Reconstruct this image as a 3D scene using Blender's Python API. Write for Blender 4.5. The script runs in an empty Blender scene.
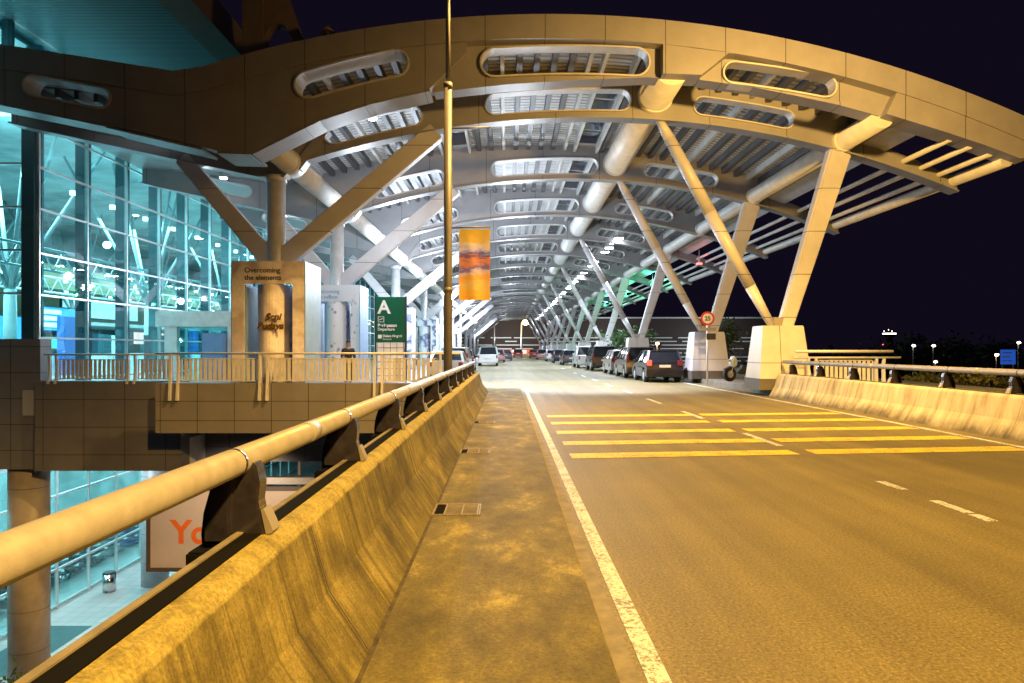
import bpy, bmesh, math, random
from mathutils import Vector, Matrix
from mathutils.geometry import tessellate_polygon
random.seed(7)
S = bpy.context.scene
COL = S.collection
PI = math.pi
EYE = 1.55
def at(px, py, D):                      # a picture point at depth D -> world (used only to read sizes off the photo)
    return Vector(((px-507)*D/700, D, EYE+(349-py)*D/700))

# ------------------------------------------------------------------ materials
def new_mat(name):
    m = bpy.data.materials.new(name); m.use_nodes = True
    nt = m.node_tree
    return m, nt, nt.nodes['Principled BSDF']
def N(nt, t, **kw):
    n = nt.nodes.new(t)
    for k, v in kw.items(): setattr(n, k, v)
    return n
def ramp(nt, pts):
    r = N(nt, 'ShaderNodeValToRGB'); e = r.color_ramp.elements
    e[0].position, e[0].color = pts[0][0], (*pts[0][1], 1)
    e[1].position, e[1].color = pts[-1][0], (*pts[-1][1], 1)
    for p, c in pts[1:-1]:
        q = e.new(p); q.color = (*c, 1)
    return r
def coords(nt, scale=(1,1,1)):
    tc = N(nt, 'ShaderNodeTexCoord'); mp = N(nt, 'ShaderNodeMapping')
    mp.inputs['Scale'].default_value = scale
    nt.links.new(tc.outputs['Object'], mp.inputs['Vector'])
    return mp.outputs['Vector']
def noise(nt, vec, scale, detail=5, rough=.6):
    n = N(nt, 'ShaderNodeTexNoise'); n.inputs['Scale'].default_value = scale
    n.inputs['Detail'].default_value = detail; n.inputs['Roughness'].default_value = rough
    nt.links.new(vec, n.inputs['Vector']); return n.outputs['Fac']
def mix(nt, fac, a, b, mode='MIX'):
    m = N(nt, 'ShaderNodeMix', data_type='RGBA', blend_type=mode)
    for sock, v in ((m.inputs[0], fac), (m.inputs[6], a), (m.inputs[7], b)):
        if hasattr(v, 'links') or hasattr(v, 'is_linked'): nt.links.new(v, sock)
        elif isinstance(v, (int, float)): sock.default_value = v
        else: sock.default_value = (*v, 1)
    return m.outputs[2]
def bump(nt, b, h, strength, dist=.01):
    n = N(nt, 'ShaderNodeBump'); n.inputs['Strength'].default_value = strength; n.inputs['Distance'].default_value = dist
    nt.links.new(h, n.inputs['Height']); nt.links.new(n.outputs['Normal'], b.inputs['Normal'])
def plain(name, c, rough=.5, metal=0, var=.12, scale=3, bmp=0, coat=0):
    m, nt, b = new_mat(name)
    v = coords(nt); f = noise(nt, v, scale)
    lo = tuple(x*(1-var) for x in c); hi = tuple(min(1, x*(1+var)) for x in c)
    r = ramp(nt, [(.3, lo), (.7, hi)]); nt.links.new(f, r.inputs[0])
    nt.links.new(r.outputs[0], b.inputs['Base Color'])
    b.inputs['Roughness'].default_value = rough; b.inputs['Metallic'].default_value = metal
    b.inputs['Coat Weight'].default_value = coat
    if bmp: bump(nt, b, noise(nt, v, scale*12), bmp)
    return m
def matte(name, c):
    m, nt, b = new_mat(name); b.inputs['Base Color'].default_value = (*c, 1); b.inputs['Roughness'].default_value = 1; b.inputs['Specular IOR Level'].default_value = .05
    return m
def glow(name, c, s, sample=False):
    m, nt, b = new_mat(name)
    b.inputs['Base Color'].default_value = (*c, 1)
    b.inputs['Emission Color'].default_value = (*c, 1); b.inputs['Emission Strength'].default_value = s
    if not sample: m.cycles.emission_sampling = 'NONE'
    return m
def glass(name, tint, refl=.12, rough=.02):
    m, nt, b = new_mat(name); nt.nodes.remove(b)
    out = [n for n in nt.nodes if n.type == 'OUTPUT_MATERIAL'][0]
    t = N(nt, 'ShaderNodeBsdfTransparent'); t.inputs[0].default_value = (*tint, 1)
    g = N(nt, 'ShaderNodeBsdfGlossy'); g.inputs['Roughness'].default_value = rough
    lw = N(nt, 'ShaderNodeLayerWeight'); lw.inputs[0].default_value = .35
    mm = N(nt, 'ShaderNodeMath', operation='MULTIPLY_ADD'); mm.inputs[1].default_value = .30; mm.inputs[2].default_value = refl*.4
    nt.links.new(lw.outputs['Facing'], mm.inputs[0])
    mx = N(nt, 'ShaderNodeMixShader'); nt.links.new(mm.outputs[0], mx.inputs[0])
    nt.links.new(t.outputs[0], mx.inputs[1]); nt.links.new(g.outputs[0], mx.inputs[2])
    nt.links.new(mx.outputs[0], out.inputs[0])
    return m
def panelled(name, c, sx, sz, rough=.45, metal=.0, axis='X', line=.012, var=.1):
    """clad panels: thin dark joints every sx metres along one axis and sz in height"""
    m, nt, b = new_mat(name)
    v = coords(nt); sp = N(nt, 'ShaderNodeSeparateXYZ'); nt.links.new(v, sp.inputs[0])
    def joint(o, s, off=0):
        d = N(nt, 'ShaderNodeMath', operation='MULTIPLY_ADD'); d.inputs[1].default_value = 1/s; d.inputs[2].default_value = off
        nt.links.new(sp.outputs[o], d.inputs[0])
        f = N(nt, 'ShaderNodeMath', operation='FRACT'); nt.links.new(d.outputs[0], f.inputs[0])
        l = N(nt, 'ShaderNodeMath', operation='LESS_THAN'); l.inputs[1].default_value = line/s*1.6
        nt.links.new(f.outputs[0], l.inputs[0]); return l.outputs[0]
    mxm = N(nt, 'ShaderNodeMath', operation='MAXIMUM')
    nt.links.new(joint(axis, sx, .37), mxm.inputs[0])
    if sz: nt.links.new(joint('Z', sz, .2), mxm.inputs[1])
    f = noise(nt, v, 1.3)
    r = ramp(nt, [(.3, tuple(x*(1-var) for x in c)), (.7, tuple(x*(1+var) for x in c))]); nt.links.new(f, r.inputs[0])
    nt.links.new(mix(nt, mxm.outputs[0], r.outputs[0], (.02,.017,.015)), b.inputs['Base Color'])
    b.inputs['Roughness'].default_value = rough; b.inputs['Metallic'].default_value = metal
    return m

def concrete_wall():
    m, nt, b = new_mat('stained_concrete')
    v2 = coords(nt); fine = noise(nt, v2, 70, 5, .8); mid = noise(nt, v2, 3.5, 5, .6); big = noise(nt, v2, .9, 4)
    st = noise(nt, coords(nt, (.0, 15, .12)), 1.0, 5, .7); st2 = noise(nt, coords(nt, (.0, 5, .10)), 1.0, 8, .8)
    r1 = ramp(nt, [(.30, (.075,.062,.019)), (.48, (.15,.126,.035)), (.66, (.25,.212,.067))]); nt.links.new(mid, r1.inputs[0])
    r2 = ramp(nt, [(.36, (.30,.28,.22)), (.49, (.80,.79,.75)), (.64, (1.2,1.2,1.18))]); nt.links.new(st2, r2.inputs[0])
    r3 = ramp(nt, [(.36, (.25,.23,.17)), (.45, (.88,.88,.85)), (.6, (1.12,1.12,1.12))]); nt.links.new(st, r3.inputs[0])
    c = mix(nt, .85, r1.outputs[0], r2.outputs[0], 'MULTIPLY'); c = mix(nt, .75, c, r3.outputs[0], 'MULTIPLY')
    rb = ramp(nt, [(.38, (.5,.5,.45)), (.6, (1.2,1.2,1.15))]); nt.links.new(big, rb.inputs[0]); c = mix(nt, .8, c, rb.outputs[0], 'MULTIPLY')
    jy = N(nt, 'ShaderNodeSeparateXYZ'); nt.links.new(v2, jy.inputs[0])
    j1 = N(nt, 'ShaderNodeMath', operation='MULTIPLY_ADD'); j1.inputs[1].default_value = .5; j1.inputs[2].default_value = .31; nt.links.new(jy.outputs['Y'], j1.inputs[0])
    j2 = N(nt, 'ShaderNodeMath', operation='FRACT'); nt.links.new(j1.outputs[0], j2.inputs[0])
    j3 = N(nt, 'ShaderNodeMath', operation='LESS_THAN'); j3.inputs[1].default_value = .006; nt.links.new(j2.outputs[0], j3.inputs[0])
    c = mix(nt, j3.outputs[0], c, (.025,.02,.01))
    # rounded coping: free of rain streaks, and overhead light painted into its brighter colour
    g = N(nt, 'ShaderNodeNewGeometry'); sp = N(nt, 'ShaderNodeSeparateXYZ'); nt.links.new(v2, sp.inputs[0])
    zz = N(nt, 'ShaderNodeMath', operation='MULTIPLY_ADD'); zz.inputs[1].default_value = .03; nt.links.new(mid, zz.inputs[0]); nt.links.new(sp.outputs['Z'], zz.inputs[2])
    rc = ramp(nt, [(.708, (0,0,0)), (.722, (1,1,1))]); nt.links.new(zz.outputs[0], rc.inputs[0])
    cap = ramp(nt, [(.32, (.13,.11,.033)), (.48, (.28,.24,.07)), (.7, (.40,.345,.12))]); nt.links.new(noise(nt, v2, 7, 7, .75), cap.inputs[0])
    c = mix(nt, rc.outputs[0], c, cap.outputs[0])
    rf = ramp(nt, [(.38, (.55,.55,.53)), (.62, (1.25,1.25,1.25))]); nt.links.new(fine, rf.inputs[0]); c = mix(nt, .85, c, rf.outputs[0], 'MULTIPLY')
    nt.links.new(c, b.inputs['Base Color']); b.inputs['Roughness'].default_value = .9
    bump(nt, b, fine, .6, .008)
    return m
def paler_concrete():
    m, nt, b = new_mat('pale_weathered_concrete')
    v = coords(nt, (.05, 3, .5)); s = noise(nt, v, 1.6, 8, .7); v2 = coords(nt); fine = noise(nt, v2, 22, 4)
    r = ramp(nt, [(.3, (.17,.14,.075)), (.46, (.37,.33,.22)), (.62, (.50,.45,.33)), (.78, (.57,.53,.42))]); nt.links.new(s, r.inputs[0])
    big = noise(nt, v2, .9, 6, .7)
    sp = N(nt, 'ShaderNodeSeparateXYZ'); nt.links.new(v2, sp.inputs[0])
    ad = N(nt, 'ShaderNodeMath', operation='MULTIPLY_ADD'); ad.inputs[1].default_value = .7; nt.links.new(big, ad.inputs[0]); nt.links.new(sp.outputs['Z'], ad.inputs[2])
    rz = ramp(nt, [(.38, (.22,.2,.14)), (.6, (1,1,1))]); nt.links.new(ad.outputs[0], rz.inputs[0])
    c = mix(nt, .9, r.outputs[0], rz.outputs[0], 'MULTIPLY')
    nt.links.new(c, b.inputs['Base Color']); b.inputs['Roughness'].default_value = .85; bump(nt, b, fine, .4, .006)
    return m
def pavement_mat():
    m, nt, b = new_mat('dirty_pavement_concrete')
    v = coords(nt, (1, .6, 1)); s = noise(nt, v, 2.0, 12, .74); v2 = coords(nt); fine = noise(nt, v2, 46, 6, .85)
    r = ramp(nt, [(.30, (.035,.029,.008)), (.44, (.08,.068,.017)), (.55, (.13,.11,.027)), (.68, (.33,.28,.08))]); nt.links.new(s, r.inputs[0])
    rf = ramp(nt, [(.36, (.5,.5,.5)), (.64, (1.35,1.35,1.35))]); nt.links.new(fine, rf.inputs[0])
    c = mix(nt, .85, r.outputs[0], rf.outputs[0], 'MULTIPLY')
    nt.links.new(c, b.inputs['Base Color']); b.inputs['Roughness'].default_value = .8; bump(nt, b, fine, .5, .005)
    return m
def asphalt():
    m, nt, b = new_mat('asphalt')
    v = coords(nt); f = noise(nt, v, 48, 5, .85); g = noise(nt, v, .35, 6, .65); st = noise(nt, coords(nt, (2.2, .06, 1)), 1, 4)
    w = N(nt, 'ShaderNodeTexVoronoi'); w.inputs['Scale'].default_value = 9; nt.links.new(v, w.inputs['Vector'])
    r = ramp(nt, [(.34, (.03,.025,.010)), (.46, (.11,.091,.034)), (.56, (.165,.138,.052)), (.68, (.35,.30,.14))]); nt.links.new(f, r.inputs[0])
    rg = ramp(nt, [(.3, (.72,.72,.72)), (.7, (1.2,1.2,1.2))]); nt.links.new(g, rg.inputs[0])
    c = mix(nt, .9, r.outputs[0], rg.outputs[0], 'MULTIPLY')
    rs = ramp(nt, [(.35, (.66,.66,.66)), (.65, (1.16,1.16,1.16))]); nt.links.new(st, rs.inputs[0])
    c = mix(nt, .8, c, rs.outputs[0], 'MULTIPLY')
    rw = ramp(nt, [(.035, (.25,.25,.25)), (.075, (1,1,1))]); nt.links.new(w.outputs['Distance'], rw.inputs[0])
    sel = ramp(nt, [(.48, (0,0,0)), (.58, (1,1,1))]); nt.links.new(noise(nt, v, .8, 3), sel.inputs[0])
    c = mix(nt, sel.outputs[0], c, mix(nt, 1, c, rw.outputs[0], 'MULTIPLY'))
    nt.links.new(c, b.inputs['Base Color']); b.inputs['Roughness'].default_value = .62; bump(nt, b, f, .55, .006)
    return m
def worn_paint(name, c, amount=.42):
    m, nt, b = new_mat(name)
    v = coords(nt); f = noise(nt, v, 30, 6, .8); g = noise(nt, v, 3, 4)
    ad = N(nt, 'ShaderNodeMath', operation='MULTIPLY_ADD'); ad.inputs[1].default_value = .35; nt.links.new(g, ad.inputs[0]); nt.links.new(f, ad.inputs[2])
    r = ramp(nt, [(amount+.12, (.13,.12,.10)), (amount+.2, c)]); nt.links.new(ad.outputs[0], r.inputs[0])
    nt.links.new(r.outputs[0], b.inputs['Base Color']); b.inputs['Roughness'].default_value = .6
    bump(nt, b, f, .3, .003)
    return m
def deck_mat():
    m, nt, b = new_mat('ribbed_roof_sheet')
    v = coords(nt); w = N(nt, 'ShaderNodeTexWave', wave_type='BANDS', bands_direction='Y', wave_profile='SIN'); w.inputs['Scale'].default_value = 1.05
    w.inputs['Distortion'].default_value = 0; nt.links.new(v, w.inputs['Vector'])
    r = ramp(nt, [(.0, (.18,.18,.19)), (.25, (.44,.45,.47)), (1, (.55,.56,.58))]); nt.links.new(w.outputs['Fac'], r.inputs[0])
    f = noise(nt, v, .8); rf = ramp(nt, [(.3, (.8,.8,.8)), (.7, (1.1,1.1,1.1))]); nt.links.new(f, rf.inputs[0])
    nt.links.new(mix(nt, 1, r.outputs[0], rf.outputs[0], 'MULTIPLY'), b.inputs['Base Color'])
    b.inputs['Roughness'].default_value = .5; bump(nt, b, w.outputs['Fac'], 1, .05)
    return m
def slatted(name, c, scale, axis='Y'):
    m, nt, b = new_mat(name)
    v = coords(nt); w = N(nt, 'ShaderNodeTexWave', wave_type='BANDS', bands_direction=axis); w.inputs['Scale'].default_value = scale
    nt.links.new(v, w.inputs['Vector'])
    r = ramp(nt, [(.1, tuple(x*.25 for x in c)), (.3, c)]); nt.links.new(w.outputs['Fac'], r.inputs[0])
    nt.links.new(r.outputs[0], b.inputs['Base Color']); b.inputs['Roughness'].default_value = .4
    bump(nt, b, w.outputs['Fac'], .8, .04)
    return m
def banner_mat():
    m, nt, b = new_mat('printed_sunset_cloth')
    v = coords(nt); sp = N(nt, 'ShaderNodeSeparateXYZ'); nt.links.new(v, sp.inputs[0])
    n = noise(nt, coords(nt, (1, 1, 3.2)), 2.2, 7, .7)
    a = N(nt, 'ShaderNodeMath', operation='MULTIPLY_ADD'); a.inputs[1].default_value = .42; nt.links.new(n, a.inputs[0])
    s = N(nt, 'ShaderNodeMath', operation='MULTIPLY_ADD'); s.inputs[1].default_value = .46; s.inputs[2].default_value = .2; nt.links.new(sp.outputs['Z'], s.inputs[0])
    nt.links.new(s.outputs[0], a.inputs[2])
    r = ramp(nt, [(.05, (.95,.62,.12)), (.18, (.9,.72,.35)), (.24, (.95,.55,.15)), (.31, (.85,.75,.75)), (.36, (.28,.22,.62)), (.41, (.85,.45,.35)), (.45, (.9,.4,.2)), (.49, (.22,.2,.6)), (.55, (.75,.72,.9)), (.6, (.95,.85,.7)), (.66, (.95,.72,.25)), (.80, (.95,.75,.15))])
    nt.links.new(a.outputs[0], r.inputs[0]); nt.links.new(r.outputs[0], b.inputs['Base Color']); b.inputs['Roughness'].default_value = .7
    tr = N(nt, 'ShaderNodeBsdfTranslucent'); nt.links.new(r.outputs[0], tr.inputs[0]); ms = N(nt, 'ShaderNodeMixShader'); ms.inputs[0].default_value = .5
    out = [n for n in nt.nodes if n.type == 'OUTPUT_MATERIAL'][0]; nt.links.new(b.outputs[0], ms.inputs[1]); nt.links.new(tr.outputs[0], ms.inputs[2]); nt.links.new(ms.outputs[0], out.inputs[0])
    return m
def print_mat(name, base, ink, scale=2.2, thr=.5, width=.03):
    """printed board: curling bands of ink on a plain ground"""
    m, nt, b = new_mat(name)
    v = coords(nt); f = noise(nt, v, scale*.45, 2); n2 = noise(nt, v, scale*6, 6)
    r = ramp(nt, [(thr-width*2, base), (thr-width, ink), (thr+width*.4, tuple((p+q)/2 for p, q in zip(base, ink))), (thr+width*1.3, base)])
    nt.links.new(f, r.inputs[0])
    rr = ramp(nt, [(.35, (.88,.88,.88)), (.65, (1.06,1.06,1.06))]); nt.links.new(n2, rr.inputs[0])
    nt.links.new(mix(nt, 1, r.outputs[0], rr.outputs[0], 'MULTIPLY'), b.inputs['Base Color']); b.inputs['Roughness'].default_value = .4
    return m
def flower_mat(name, base, ink):
    m, nt, b = new_mat(name)
    v = coords(nt); w = N(nt, 'ShaderNodeTexVoronoi'); w.inputs['Scale'].default_value = 4.5; nt.links.new(v, w.inputs['Vector'])
    r = ramp(nt, [(.16, ink), (.30, tuple((p*2+q)/3 for p, q in zip(ink, base))), (.42, base)]); nt.links.new(w.outputs['Distance'], r.inputs[0])
    sel = ramp(nt, [(.47, (0,0,0)), (.55, (1,1,1))]); nt.links.new(noise(nt, v, .8, 3), sel.inputs[0])
    nt.links.new(mix(nt, sel.outputs[0], base, r.outputs[0]), b.inputs['Base Color']); b.inputs['Roughness'].default_value = .35
    return m
def paving():
    m, nt, b = new_mat('stone_paving')
    v = coords(nt); br = N(nt, 'ShaderNodeTexBrick'); br.offset = 0; br.inputs['Scale'].default_value = 1
    br.inputs['Brick Width'].default_value = .6; br.inputs['Row Height'].default_value = .6; br.inputs['Mortar Size'].default_value = .008
    br.inputs['Color1'].default_value = (.36,.36,.36,1); br.inputs['Color2'].default_value = (.44,.44,.44,1); br.inputs['Mortar'].default_value = (.12,.12,.12,1)
    nt.links.new(v, br.inputs['Vector']); nt.links.new(br.outputs['Color'], b.inputs['Base Color']); b.inputs['Roughness'].default_value = .3
    return m
M = dict(
 wallc=concrete_wall(), wallp=paler_concrete(), pave=pavement_mat(), asphalt=asphalt(), deck=deck_mat(), paving=paving(), banner=banner_mat(),
 white_line=worn_paint('worn_white_paint', (.50,.52,.56), .49), yellow_line=worn_paint('worn_yellow_paint', (.66,.47,.010), .48),
 gratef=plain('worn_grate_steel', (.20,.175,.13), .6, .3, .5, 30), lpole=plain('lamp_post_paint', (.14,.138,.15), .45, .1, .15, 5), gutter=plain('gutter_concrete', (.16,.145,.11), .8, 0, .35, 6, .3),
 rail=plain('cream_rail_paint', (.31,.30,.30), .45, .1, .14, 10, .12),
 post=plain('dark_cast_aluminium', (.034,.031,.045), .24, .2, .35, 12, 0, .6),
 shoe=plain('bright_cast_foot', (.30,.28,.25), .45, .3), black=matte('black_rubber_strip', (.006,.006,.006)),
 fascia=panelled('fascia_cladding', (.46,.45,.50), 1.78, 0), clad=panelled('rib_cladding', (.47,.46,.48), 2.6, 0, .42),
 tube=plain('painted_steel_tube', (.60,.60,.60), .4, .1, .12, 2, .05), lip=plain('aluminium_slot_lip', (.48,.47,.48), .5, .1),
 purlin=plain('dark_purlin_steel', (.085,.085,.095), .5, .2), purlinw=plain('pale_purlin_steel', (.5,.5,.5), .5, .1),
 skyl=plain('dark_rooflight', (.012,.018,.04), .08, 0), soffit=panelled('smooth_grey_soffit', (.46,.45,.45), 3.0, 0, .4, axis='Y'),
 ped=panelled('pedestal_cladding', (.50,.49,.50), 1.05, 1.35, .4), pedbase=plain('pedestal_skirting', (.10,.09,.08), .6),
 strut=panelled('strut_cladding', (.50,.49,.52), 30, 1.45, .4), column=plain('column_cladding', (.5,.5,.52), .35, .1),
 slab=panelled('slab_edge_tiles', (.19,.18,.20), 1.18, .62, .5), slabd=panelled('deep_beam_tiles', (.16,.155,.18), 1.4, .95, .4),
 fence=plain('cream_railing_paint', (.56,.56,.62), .45), dark=plain('dark_void_panel', (.03,.03,.035), .6),
 mull=plain('mullion_silver', (.62,.66,.68), .3, .5), fin=plain('mullion_fin_teal', (.045,.11,.13), .3, .2), spand=panelled('dark_stone_block', (.19,.185,.21), 1.2, .9, .35),
 glass=glass('teal_facade_glass', (.56,.90,.94), .06), lglass=glass('pale_shop_glass', (.55,.86,.88), .14),
 tsoffit=slatted('slatted_teal_soffit', (.13,.24,.27), 3.0, 'Y'), eave=plain('brown_eave_panel', (.20,.15,.12), .5),
 tan=plain('tan_ceiling', (.40,.36,.22), .6), white=plain('white_paint', (.78,.78,.78), .4), intw=plain('interior_wall', (.45,.52,.53), .5, 0, .5, .35),
 blue=plain('blue_panel', (.05,.16,.5), .35), cblue=plain('sky_blue_panel', (.22,.36,.62), .4), green=plain('green_sign_face', (.004,.095,.045), .4, 0, .05), red=plain('red_paint', (.6,.03,.03), .4),
 orange=plain('orange_letters', (.75,.14,.02), .5, 0, .03), gold=plain('gold_letters', (.14,.07,.01), .4, .2), ink=plain('dark_ink', (.06,.05,.05), .5), bboard=plain('billboard_face', (.52,.44,.40), .4, 0, .04),
 bframe=plain('brown_billboard_frame', (.09,.065,.05), .5), chrome=plain('chrome', (.7,.7,.7), .15, 1), tyre=plain('tyre_rubber', (.015,.015,.015), .8), rim=plain('alloy_rim', (.55,.55,.56), .3, .7),
 cglass=plain('car_glass', (.012,.014,.018), .05, 0, .05), tail=glow('red_tail_lamp', (.18,.008,.008), .1), taillit=glow('lit_tail_lamp', (.8,.08,.06), .8), plate=plain('pale_number_plate', (.55,.5,.38), .4), dplate=plain('dark_number_plate', (.02,.02,.02), .4),
 skin=plain('skin', (.32,.18,.12), .5), hair=plain('black_hair', (.01,.009,.008), .5), cloth=plain('dark_shirt', (.012,.012,.018), .8), trouser=plain('dark_trousers', (.01,.009,.009), .8),
 bark=plain('bark', (.06,.045,.03), .9), leaf=plain('dark_leaf', (.035,.06,.02), .6, 0, .5, 2), leafy=plain('hedge_leaf', (.11,.10,.02), .6, 0, .5, 2), leafg=plain('bright_leaf', (.05,.11,.03), .5, 0, .4, 3),
 ground=plain('dark_ground', (.03,.03,.03), .9, 0, .4, .05), carpark=plain('car_park_wall', (.035,.022,.02), .8), louvre=plain('louvre_slat', (.5,.5,.5), .5),
 lamp=glow('white_lamp', (.85,.93,1), 55), lampd=glow('white_downlight', (.85,.93,1), 60), sodium=glow('sodium_lamp', (1,.62,.25), 30), farlamp=glow('far_white_lamp', (1,.9,.72), 7),
 ilamp=glow('interior_lamp', (.9,1,1), 14), screen=glow('blue_lit_sign', (.05,.25,.85), .9), screenw=glow('white_lit_sign', (.8,.95,1), 1.5), yscreen=glow('yellow_lit_sign', (1,.55,.06), 1.6), cyanglow=glow('cyan_lit_sign', (.03,.8,.65), .8),
 pled=glow('pink_lit_sign', (1,.35,.3), 1.4), bluesign=glow('blue_lit_board', (.02,.10,.55), .7), greenl=glow('green_lamp', (.05,1,.45), 6), redl=glow('red_lamp', (1,.12,.12), 5), lampgrey=plain('lamp_housing', (.3,.3,.3), .5), concretec=plain('smooth_round_column', (.42,.37,.34), .45, 0, .15, 2),
)

# ------------------------------------------------------------------ mesh builder
class MB:
    def __init__(s): s.v = []; s.f = []; s.sm = []
    def add(s, vs, fs, smooth=False):
        n = len(s.v); s.v += [tuple(p) for p in vs]
        for f in fs: s.f.append(tuple(i+n for i in f)); s.sm.append(smooth)
        return s
    def box(s, x0, x1, y0, y1, z0, z1):
        return s.add([(x0,y0,z0),(x1,y0,z0),(x1,y1,z0),(x0,y1,z0),(x0,y0,z1),(x1,y0,z1),(x1,y1,z1),(x0,y1,z1)],
                     [(3,2,1,0),(4,5,6,7),(0,1,5,4),(1,2,6,5),(2,3,7,6),(3,0,4,7)])
    def frustum(s, a, b):              # two quads of 4 points (bottom counterclockwise from above, top likewise)
        return s.add(list(a)+list(b), [(3,2,1,0),(4,5,6,7),(0,1,5,4),(1,2,6,5),(2,3,7,6),(3,0,4,7)])
    def prism(s, outer, holes, d0, d1, plane='XZ'):
        loops = [outer]+list(holes); flat = [p for l in loops for p in l]
        P = {'XZ': lambda p, d: (p[0], d, p[1]), 'YZ': lambda p, d: (d, p[0], p[1]), 'XY': lambda p, d: (p[0], p[1], d)}[plane]
        tri = tessellate_polygon([[Vector((p[0], p[1], 0)) for p in l] for l in loops])
        n = len(flat)
        s.add([P(p, d0) for p in flat]+[P(p, d1) for p in flat], [t for t in tri]+[tuple(i+n for i in reversed(t)) for t in tri])
        base = len(s.v)-2*n; k = 0
        for l in loops:
            m = len(l)
            for i in range(m):
                a, b = k+i, k+(i+1) % m
                s.f.append((base+a, base+b, base+n+b, base+n+a)); s.sm.append(False)
            k += m
        return s
    def cyl(s, p0, p1, r0, r1=None, n=14, caps=True):
        p0, p1 = Vector(p0), Vector(p1); r1 = r0 if r1 is None else r1
        d = (p1-p0).normalized(); u = d.orthogonal().normalized(); w = d.cross(u)
        vs = []
        for p, r in ((p0, r0), (p1, r1)):
            vs += [p+u*r*math.cos(2*PI*i/n)+w*r*math.sin(2*PI*i/n) for i in range(n)]
        s.add(vs, [(i, (i+1) % n, n+(i+1) % n, n+i) for i in range(n)], True)
        if caps:
            b = len(s.v)-2*n
            s.f.append(tuple(b+i for i in reversed(range(n)))); s.sm.append(False)
            s.f.append(tuple(b+n+i for i in range(n))); s.sm.append(False)
        return s
    def beam(s, p0, p1, w0, h0, w1=None, h1=None, up=(0,0,1)):
        """rectangular bar between two points; w across, h along 'up'"""
        p0, p1 = Vector(p0), Vector(p1); w1 = w1 or w0; h1 = h1 or h0
        d = (p1-p0).normalized(); x = d.cross(Vector(up)).normalized(); y = x.cross(d)
        q = lambda p, w, h: [p-x*w/2-y*h/2, p+x*w/2-y*h/2, p+x*w/2+y*h/2, p-x*w/2+y*h/2]
        return s.add(q(p0, w0, h0)+q(p1, w1, h1), [(3,2,1,0),(4,5,6,7),(0,1,5,4),(1,2,6,5),(2,3,7,6),(3,0,4,7)])
    def sphere(s, c, r, sx=1, sy=1, sz=1, n=12, m=8):
        c = Vector(c); vs = [c+Vector((0,0,-r*sz))]; fs = []
        for j in range(1, m):
            t = -PI/2+PI*j/m
            vs += [c+Vector((r*sx*math.cos(t)*math.cos(2*PI*i/n), r*sy*math.cos(t)*math.sin(2*PI*i/n), r*sz*math.sin(t))) for i in range(n)]
        vs.append(c+Vector((0,0,r*sz))); L = len(vs)-1
        for i in range(n):
            fs.append((0, 1+(i+1) % n, 1+i)); fs.append((L, L-n+i, L-n+(i+1) % n))
            for j in range(m-2): fs.append((1+j*n+i, 1+j*n+(i+1) % n, 1+(j+1)*n+(i+1) % n, 1+(j+1)*n+i))
        return s.add(vs, fs, True)
    def strip(s, pts, d0, d1, th):     # a plate following points in X-Z, from Y d0 to d1
        up = [(x, z+th) for x, z in pts]
        return s.prism(pts+up[::-1], [], d0, d1)
    def mesh(s, name, mat, bevel=0):
        me = bpy.data.meshes.new(name); me.from_pydata(s.v, [], s.f)
        for p, sm in zip(me.polygons, s.sm): p.use_smooth = sm
        bm = bmesh.new(); bm.from_mesh(me); bmesh.ops.recalc_face_normals(bm, faces=bm.faces)
        if bevel:
            es = [e for e in bm.edges if len(e.link_faces) == 2 and e.calc_face_angle(0) > .6]
            bmesh.ops.bevel(bm, geom=es, offset=bevel, segments=2, affect='EDGES', clamp_overlap=True)
        bm.to_mesh(me); bm.free(); me.materials.append(mat); return me
    def build(s, name, mat, parent=None, bevel=0, loc=None):
        o = bpy.data.objects.new(name, s.mesh(name, mat, bevel)); COL.objects.link(o)
        if parent is not None:
            o.parent = parent
            if loc is None: loc = -parent.location if parent.parent is None and parent.type == 'EMPTY' and not parent.get('_local') else (0,0,0)
        if loc is not None: o.location = loc
        return o
def tag(o, label, cat, group=None):
    o['label'] = label; o['category'] = cat
    if group: o['group'] = group
    return o
def thing(name, label, cat, loc=(0,0,0), group=None, local=False, rz=0):
    o = bpy.data.objects.new(name, None); COL.objects.link(o); o.location = loc; o.rotation_euler = (0,0,rz); o.empty_display_size = .2
    if local: o['_local'] = 1
    return tag(o, label, cat, group)
def struct(o): o['kind'] = 'structure'; return o
def copy_tree(o, parent=None):
    c = o.copy(); COL.objects.link(c)
    if parent is not None: c.parent = parent
    for ch in list(o.children): copy_tree(ch, c)
    return c
def text(s, size, mat, name, parent, loc, rot=(PI/2,0,0), ext=.006, off=0, align='LEFT', shear=0):
    cu = bpy.data.curves.new(name, 'FONT'); cu.body = s; cu.size = size; cu.extrude = ext; cu.offset = off; cu.align_x = align; cu.shear = shear
    t = bpy.data.objects.new('tmp', cu); COL.objects.link(t)
    dg = bpy.context.evaluated_depsgraph_get(); me = bpy.data.meshes.new_from_object(t.evaluated_get(dg)); me.name = name
    bpy.data.objects.remove(t); me.materials.clear(); me.materials.append(mat)
    o = bpy.data.objects.new(name, me); COL.objects.link(o); o.rotation_euler = rot
    o.parent = parent
    L = Vector(loc)
    if parent is not None and parent.parent is None and parent.type == 'EMPTY' and not parent.get('_local'): L = L-parent.location
    o.location = L; return o
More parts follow.
